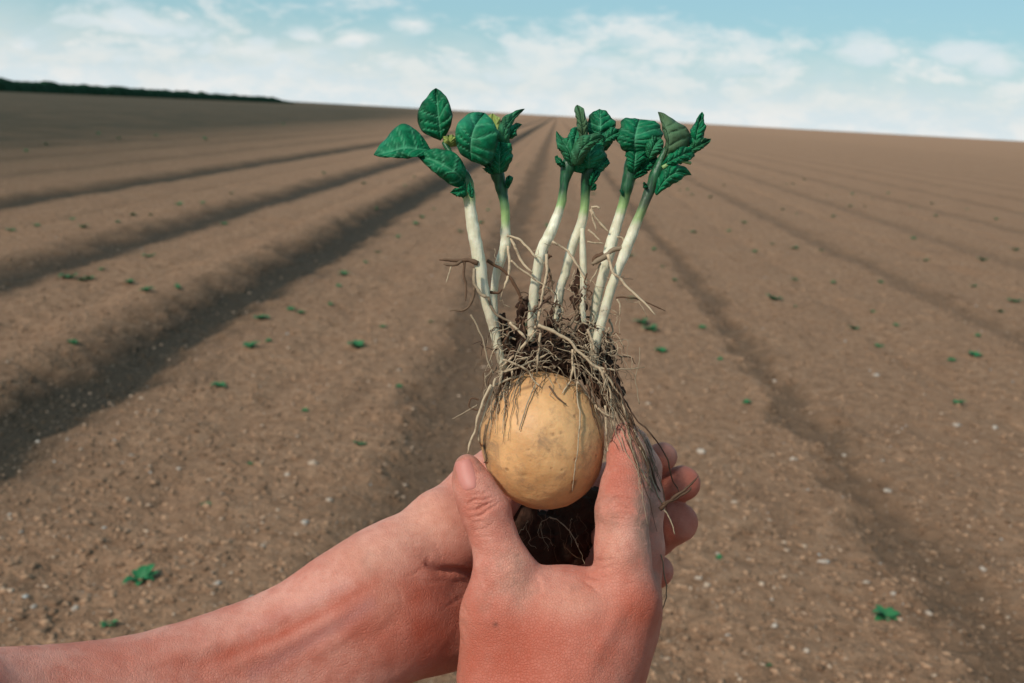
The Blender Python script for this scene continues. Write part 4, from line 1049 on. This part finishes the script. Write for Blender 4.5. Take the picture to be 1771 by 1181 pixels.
# main roots traced one by one: (points (px,py,D), start radius, end radius, tone 0 dark .. 1 white, drape over the tuber/hands)
RT = [
 ([(876, 408), (898, 416), (915, 432), (928, 446)], 2.2, 2.0, .9, .446, 0), ([(884, 410), (893, 430), (905, 455), (920, 470)], 2.6, 2.0, .9, .447, 0), ([(884, 450), (900, 465), (920, 480), (945, 494), (960, 510)], 1.8, 1.4, .75, .446, 0),
 ([(878, 425), (882, 450), (880, 475), (872, 500)], 2.6, 2.2, .9, .446, 0), ([(955, 418), (975, 430), (990, 446), (1005, 470), (1015, 490)], 2.2, 1.8, .85, .446, 0),
 ([(945, 440), (944, 480), (936, 520), (928, 560), (910, 590), (890, 615), (862, 638)], 2.8, 1.8, .8, .443, 0), ([(1022, 358), (1030, 357), (1037, 361)], 2.4, 1.8, .85, .450, 0),
 ([(1022, 360), (1030, 376), (1042, 390), (1052, 400)], 2.2, 1.8, .8, .450, 0), ([(1021, 362), (1026, 380), (1032, 398)], 2.0, 1.6, .8, .450, 0), ([(1017, 396), (1030, 408), (1038, 418)], 2.0, 1.5, .8, .450, 0),
 ([(1015, 418), (1030, 420), (1045, 422)], 1.6, 1.4, .7, .450, 0), ([(1068, 410), (1078, 412), (1080, 422)], 1.6, 1.4, .8, .447, 0), ([(1050, 440), (1060, 470), (1085, 495), (1110, 520), (1135, 545)], 3.0, 1.6, .9, .440, 0),
 ([(1065, 515), (1090, 514), (1120, 524), (1150, 537)], 1.4, 1.2, .2, .444, 0), ([(1068, 518), (1072, 532), (1070, 545)], 1.6, 1.2, .7, .444, 0), ([(1040, 455), (1028, 475), (1020, 490)], 1.6, 1.2, .6, .446, 0),
 ([(1078, 430), (1060, 432), (1042, 446), (1022, 456)], 5.0, 4.2, .42, .444, 0), ([(1045, 440), (1030, 446), (1024, 458)], 4.5, 3.2, .2, .445, 0),
 ([(826, 455), (805, 450), (785, 450), (760, 449)], 4.6, 2.2, .26, .438, 0), ([(800, 452), (785, 458), (768, 456)], 3.2, 2.2, .3, .437, 0), ([(803, 453), (801, 475), (806, 500), (806, 520)], 2.4, 1.4, .25, .438, 0), ([(783, 458), (776, 475), (770, 490)], 1.4, 1.0, .7, .437, 0),
 ([(822, 498), (816, 520), (804, 535), (778, 537)], 3.2, 1.4, .3, .438, 0), ([(820, 465), (822, 490), (832, 508), (845, 513)], 3.2, 2.6, .5, .434, 0), ([(845, 513), (850, 530), (862, 545), (880, 555), (895, 562)], 2.8, 2.0, .4, .438, 0),
 ([(843, 450), (862, 462), (878, 475), (890, 492), (900, 515), (905, 530)], 3.0, 2.6, .15, .446, 0), ([(848, 505), (862, 506), (870, 500)], 2.6, 2.0, .2, .444, 0),
 ([(815, 545), (828, 570), (838, 595), (845, 625), (855, 650)], 1.8, 1.2, .5, .440, 0), ([(882, 556), (895, 570), (910, 585)], 2.6, 2.2, .85, .438, 0),
 ([(930, 560), (960, 575), (985, 590), (1005, 612), (1030, 632), (1065, 642)], 3.2, 2.4, .72, .438, 0), ([(985, 590), (995, 570), (1005, 550)], 2.2, 1.8, .35, .445, 0), ([(1015, 570), (1025, 590), (1030, 610)], 2.6, 2.2, .8, .440, 0),
 ([(870, 622), (890, 630), (910, 640), (925, 660), (935, 668)], 2.2, 1.4, .65, .440, 1), ([(862, 648), (885, 640), (920, 625), (950, 610)], 2.2, 1.6, .6, .441, 0), ([(850, 668), (880, 655), (905, 648), (930, 636)], 2.2, 1.4, .6, .440, 1),
 ([(935, 575), (932, 605), (930, 625), (928, 650)], 2.4, 1.6, .7, .440, 1), ([(990, 605), (990, 640), (985, 660), (972, 680)], 2.0, 1.4, .8, .440, 1), ([(992, 630), (996, 655), (1000, 690), (1003, 735), (996, 800), (990, 850)], 1.6, 1.0, .62, .440, 1),
 ([(925, 665), (915, 690), (905, 720), (898, 745)], 1.4, .9, .5, .440, 1), ([(950, 668), (965, 688), (980, 698)], 1.8, 1.0, .25, .440, 1), ([(885, 640), (885, 660), (882, 672)], 1.8, 1.4, .75, .440, 1), ([(848, 670), (862, 700), (860, 715)], 1.6, 1.2, .35, .440, 1),
 ([(850, 665), (838, 690), (828, 720), (818, 755), (808, 785)], 2.4, 2.0, .75, .436, 0), ([(858, 655), (845, 690), (836, 720), (828, 750), (832, 775)], 2.2, 1.6, .7, .438, 1), ([(825, 700), (805, 712), (782, 724)], 1.6, .9, .45, .440, 0), ([(828, 690), (815, 690), (812, 705), (835, 712)], 1.6, 1.2, .2, .440, 0), ([(868, 640), (862, 680), (855, 705)], 2.2, 1.4, .55, .440, 1),
 ([(840, 735), (836, 770), (842, 795), (838, 800)], 1.8, 1.2, .3, .440, 1),
 ([(1000, 660), (1020, 690), (1040, 712), (1062, 722)], 2.2, 2.0, .6, .434, 1), ([(1035, 635), (1050, 665), (1058, 700), (1062, 738)], 2.2, 1.6, .7, .436, 1), ([(1042, 640), (1060, 665), (1075, 690), (1085, 725), (1086, 745)], 2.0, 1.4, .6, .436, 1),
 ([(1047, 700), (1048, 740), (1051, 780)], 2.4, 1.6, .75, .436, 1), ([(1050, 640), (1070, 670), (1082, 700), (1092, 730), (1100, 760), (1118, 790), (1132, 830), (1142, 850)], 2.2, 1.6, .12, .436, 1),
 ([(1062, 650), (1080, 690), (1100, 725), (1130, 755), (1150, 785), (1160, 820), (1176, 855)], 1.6, 1.1, .12, .440, 1), ([(1075, 690), (1095, 740), (1110, 780), (1128, 830), (1145, 870), (1160, 900)], 1.8, 1.0, .5, .438, 1),
 ([(1140, 880), (1165, 862), (1190, 842), (1208, 824)], 3.6, 1.4, .08, .436, 0), ([(1145, 872), (1170, 862), (1190, 850), (1196, 842)], 2.6, 1.4, .08, .436, 0), ([(1147, 880), (1160, 900), (1168, 925)], 1.4, .9, .6, .436, 0),
 ([(1144, 960), (1150, 1000), (1153, 1030), (1146, 1055)], 1.2, .9, .35, .436, 0), ([(1105, 700), (1100, 660), (1104, 630), (1106, 600)], .9, .6, .5, .444, 0), ([(1060, 640), (1085, 638), (1115, 635)], 1.2, .8, .5, .444, 0),
 ([(1085, 745), (1098, 790), (1118, 830), (1130, 850)], 1.6, 1.0, .45, .436, 1), ([(1052, 585), (1060, 610), (1066, 640), (1078, 665)], 2.2, 1.6, .3, .446, 0),
 ([(950, 895), (972, 905), (990, 925), (1000, 945)], 1.2, .8, .5, .468, 0),
]
def drape_pts(pts, D0, drape, off=.0012):
    pts = np.array(pts, float)
    c_ = catmull(pts, 6)
    D_ = np.full(len(c_), D0)
    if drape:
        q = cast(sdf_all, c_[:, 0], c_[:, 1], .38, .52)
        hit = ~np.isnan(q)
        D_ = np.where(hit, np.minimum(np.nan_to_num(q, nan=9) - off, .47), D0)
        k = np.ones(5) / 5
        D2 = np.convolve(np.pad(D_, 2, 'edge'), k, 'valid')
        D_ = np.minimum(D2, np.where(hit, D_ + .0004, D2))
    return np.column_stack([c_, D_])

for i, (pts, r0, r1, tone, D0, dr) in enumerate(RT):
    q = drape_pts(pts, D0, dr)
    n = len(q); t = np.linspace(0, 1, n)
    wx = fbm(np.stack([q[:, 0] * .07, q[:, 1] * .07, np.full(n, i * 3.1)], 1), 2, 5) * 1.6
    wy = fbm(np.stack([q[:, 0] * .07, q[:, 1] * .07, np.full(n, i * 3.1 + 9)], 1), 2, 6) * 1.6
    path = np.stack([(q[:, 0] + wx - CX) * q[:, 2] / F, (CY - q[:, 1] - wy) * q[:, 2] / F, -q[:, 2]], 1)
    rad = (r0 + (r1 - r0) * t) * q[:, 2] / F * (1 + .18 * fbm(np.stack([t * 14, t * 0 + i, t * 0], 1), 2, 8))
    rad[-2:] *= .6
    V, Fq = tube(path, np.maximum(rad, .0002), 7)
    rr = 1 if tone < .3 else 0
    pobj('root', V, Fq, m_root, attrs={'root': np.tile([tone, .35 if tone < .15 else 0, 0, 1], (len(V), 1))})

# fine root tangle: one piece nobody could count
def tangle():
    r = np.random.default_rng(21)
    V, Fq, A = [], [], []; n0 = 0
    def add(pts, r0, r1, tone, mud, D0, dr, wob=3.0, sides=5):
        nonlocal n0
        q = drape_pts(pts, D0, dr, .0010 + r.uniform(0, .0012)); n = len(q); t = np.linspace(0, 1, n); sd = r.uniform(0, 99)
        wx = fbm(np.stack([t * 5, t * 0 + sd, t * 0], 1), 3, 5) * wob; wy = fbm(np.stack([t * 5, t * 0 + sd + 31, t * 0], 1), 3, 6) * wob
        wz = fbm(np.stack([t * 5, t * 0 + sd + 61, t * 0], 1), 2, 7) * wob * .00025 * (0 if dr else 1)
        Dz = q[:, 2] + wz
        path = np.stack([(q[:, 0] + wx - CX) * Dz / F, (CY - q[:, 1] - wy) * Dz / F, -Dz], 1)
        rad = .74 * (r0 + (r1 - r0) * t) * Dz / F * (1 + .25 * fbm(np.stack([t * 12, t * 0 + sd, t * 0], 1), 2, 8))
        v, f = tube(path, np.maximum(rad, .00012), sides)
        V.append(v); Fq.extend([tuple(i + n0 for i in k) for k in f]); n0 += len(v)
        A.append(np.tile([tone, mud, 0, 1], (len(v), 1)))
    # muddy mat round the crown
    for i in range(95):
        x0 = r.uniform(872, 1058); y0 = r.uniform(585, 640) if not 900 < x0 < 1010 else r.uniform(585, 622); D0 = r.uniform(.446, .475)
        a_ = r.uniform(-.7, .4); L = r.uniform(30, 75)
        p = [(x0, y0)]
        for k in range(3):
            a_ += r.uniform(-.8, .8); p.append((p[-1][0] + L / 3 * math.cos(a_) * (1 if x0 < 965 else -1), p[-1][1] + L / 3 * math.sin(a_)))
        tn = r.choice([.03, .1, .3, .55], p=[.45, .27, .18, .10])
        add(p, r.uniform(1.2, 3.4), 1.0, tn, .7 if tn < .2 else 0, D0, 0, 5)
    # dark wiry roots between the stem feet
    cl = [(905, 575, 26, 60), (890, 585, 22, 40), (945, 545, 25, 60), (925, 545, 22, 40), (1000, 545, 20, 70), (1012, 520, 14, 60), (960, 560, 30, 50), (1015, 590, 26, 40), (865, 590, 14, 40), (1050, 600, 14, 40), (952, 470, 10, 50)]
    for i in range(95):
        cx_, cy_, sx, sy = cl[r.integers(len(cl))]
        x0 = cx_ + r.normal() * sx * .45; y0 = min(cy_ + r.normal() * sy * .5, 610)
        a_ = r.uniform(.9, 2.3); L = r.uniform(25, 65); p = [(x0, y0 - L * .3)]
        for k in range(3):
            a_ += r.uniform(-.7, .7); p.append((p[-1][0] + L / 3 * math.cos(a_), p[-1][1] + L / 3 * math.sin(a_)))
        tn = r.choice([.05, .18, .35, .65], p=[.32, .30, .24, .14])
        add(p, r.uniform(1.2, 3.8), .9, tn, .5 if tn < .1 else 0, r.uniform(.440, .470), 0, 5)
    # curtain over the shoulders of the tuber
    for i in range(24):
        x0 = r.uniform(845, 905); y0 = r.uniform(632, 665)
        x1 = x0 - r.uniform(5, 32); L = r.uniform(35, 110)
        add([(x0, y0), ((x0 + x1) / 2 - 4, y0 + L * .4), (max(x1, 818 + r.uniform(0, 14)), y0 + L)], r.uniform(1.0, 2.0), .6, r.choice([.15, .35, .6]), 0, r.uniform(.436, .446), 1, 4)
    for i in range(50):
        x0 = r.uniform(1012, 1062); y0 = r.uniform(625, 675)
        L = r.uniform(40, 135); s = r.uniform(.1, .62)
        add([(x0, y0), (x0 + s * L * .3, y0 + L * .35), (x0 + s * L, y0 + L)], r.uniform(1.0, 2.4), .6, r.choice([.05, .2, .4, .62]), 0, r.uniform(.434, .450), 1, 5)
    for i in range(12):
        x0 = r.uniform(905, 1010); y0 = r.uniform(628, 650)
        add([(x0, y0), (x0 + r.uniform(-12, 12), y0 + 18), (x0 + r.uniform(-22, 22), y0 + r.uniform(25, 60))], r.uniform(.7, 1.4), .5, r.choice([.2, .4, .6]), 0, .44, 1, 4)
    for i in range(16):
        x0 = r.uniform(1070, 1120); y0 = r.uniform(730, 760); L = r.uniform(50, 170)
        add([(x0, y0), (x0 + .2 * L, y0 + L * .5), (x0 + .28 * L + r.uniform(-8, 8), y0 + L)], r.uniform(.6, 1.2), .4, r.choice([.1, .3, .5]), 0, .437, 1, 4)
    for i in range(14):
        x0 = r.uniform(890, 1010); y0 = r.uniform(885, 930)
        add([(x0, y0), (x0 + r.uniform(-20, 20), y0 + 25), (x0 + r.uniform(-30, 30), y0 + 55)], .8, .4, r.choice([.2, .5]), 0, .472, 0, 5)
    for i in range(70):
        x0 = r.uniform(866, 1062); y0 = r.uniform(560, 640); sx = -1 if x0 < 965 else 1; L = r.uniform(25, 85)
        add([(x0, y0), (x0 + sx * L * .35, y0 + L * r.uniform(-.1, .35)), (x0 + sx * L * r.uniform(.3, .8), y0 + L * r.uniform(.3, .9))], r.uniform(.7, 1.5), .5, r.choice([.35, .5, .65, .8]), 0, r.uniform(.436, .446), 1 if y0 > 610 else 0, 5)
    # fine hairs between the white stems
    for i in range(26):
        x0 = r.uniform(850, 1080); y0 = r.uniform(420, 540); a_ = r.uniform(0, 6.28); L = r.uniform(20, 60)
        add([(x0, y0), (x0 + L * .5 * math.cos(a_), y0 + L * .5 * abs(math.sin(a_))), (x0 + L * math.cos(a_ + .5), y0 + L * abs(math.sin(a_ + .5)))], .7, .4, r.choice([.4, .6, .8]), 0, r.uniform(.442, .456), 0, 5)
    o = pobj('root_hairs', np.concatenate(V), Fq, m_root, attrs={'root': np.concatenate(A)}); o['kind'] = 'stuff'
tangle()

# soil still clinging to the roots
m_mud, g, b = material('clinging_soil', 0.95, 0.1)
tcn = g.n('ShaderNodeTexCoord'); nB = g.noise(tcn.outputs['Object'], 240, 5, .7)
g.t.links.new(g.mix(nB, (0.014, 0.008, 0.006), (0.090, 0.045, 0.030)), b.inputs['Base Color']); bump(g, b, nB, 0.002, 1.0)
def mudfn(p):
    d = chain(p, [(880, 640, .458, 18), (925, 624, .462, 28), (985, 620, .464, 30), (1040, 640, .460, 24), (1058, 685, .462, 18)], .004)
    d = smin(d, chain(p, [(900, 600, .462, 10), (960, 600, .466, 16), (1020, 600, .464, 12)], .004), .004)
    for q in MUDBITS: d = np.minimum(d, chain(p, q, .003))
    return d + .0024 * vnoise(p * 260, 4) + .0016 * vnoise(p * 600, 5)
MUDBITS = [[(906, 596, .458, 9), (898, 560, .457, 6), (905, 530, .456, 4), (915, 520, .456, 3)], [(880, 600, .459, 10), (876, 570, .459, 6), (868, 548, .459, 3)],
           [(955, 590, .460, 8), (950, 560, .459, 4), (958, 530, .459, 2)], [(972, 585, .461, 6), (968, 560, .461, 5), (960, 540, .461, 3)],
           [(1000, 600, .460, 9), (1006, 565, .459, 5), (1000, 530, .459, 7), (997, 495, .459, 7), (1003, 470, .459, 3)], [(1026, 600, .461, 8), (1024, 570, .460, 5), (1018, 545, .460, 3)],
           [(1048, 640, .458, 10), (1054, 610, .458, 6), (1048, 585, .458, 3)]]
V, Fq = surface_net(mudfn, P(820, 740, .46) + [0, 0, -.03], P(1110, 450, .46) + [0, 0, .03], .0009)
pobj('clinging_soil', V, Fq, m_mud)
def mud2(p):  # soil clump enlarged to blacken the gap in place of deep shade
    d = chain(p, [(900, 900, .486, 34), (930, 935, .492, 44), (975, 930, .492, 46), (1015, 880, .488, 38)], .004)
    return d + .0022 * vnoise(p * 260, 4) + .0012 * vnoise(p * 600, 5)
V, Fq = surface_net(mud2, P(830, 1010, .49) + [0, 0, -.03], P(1080, 810, .49) + [0, 0, .03], .0012)
pobj('clinging_soil', V, Fq, m_mud)
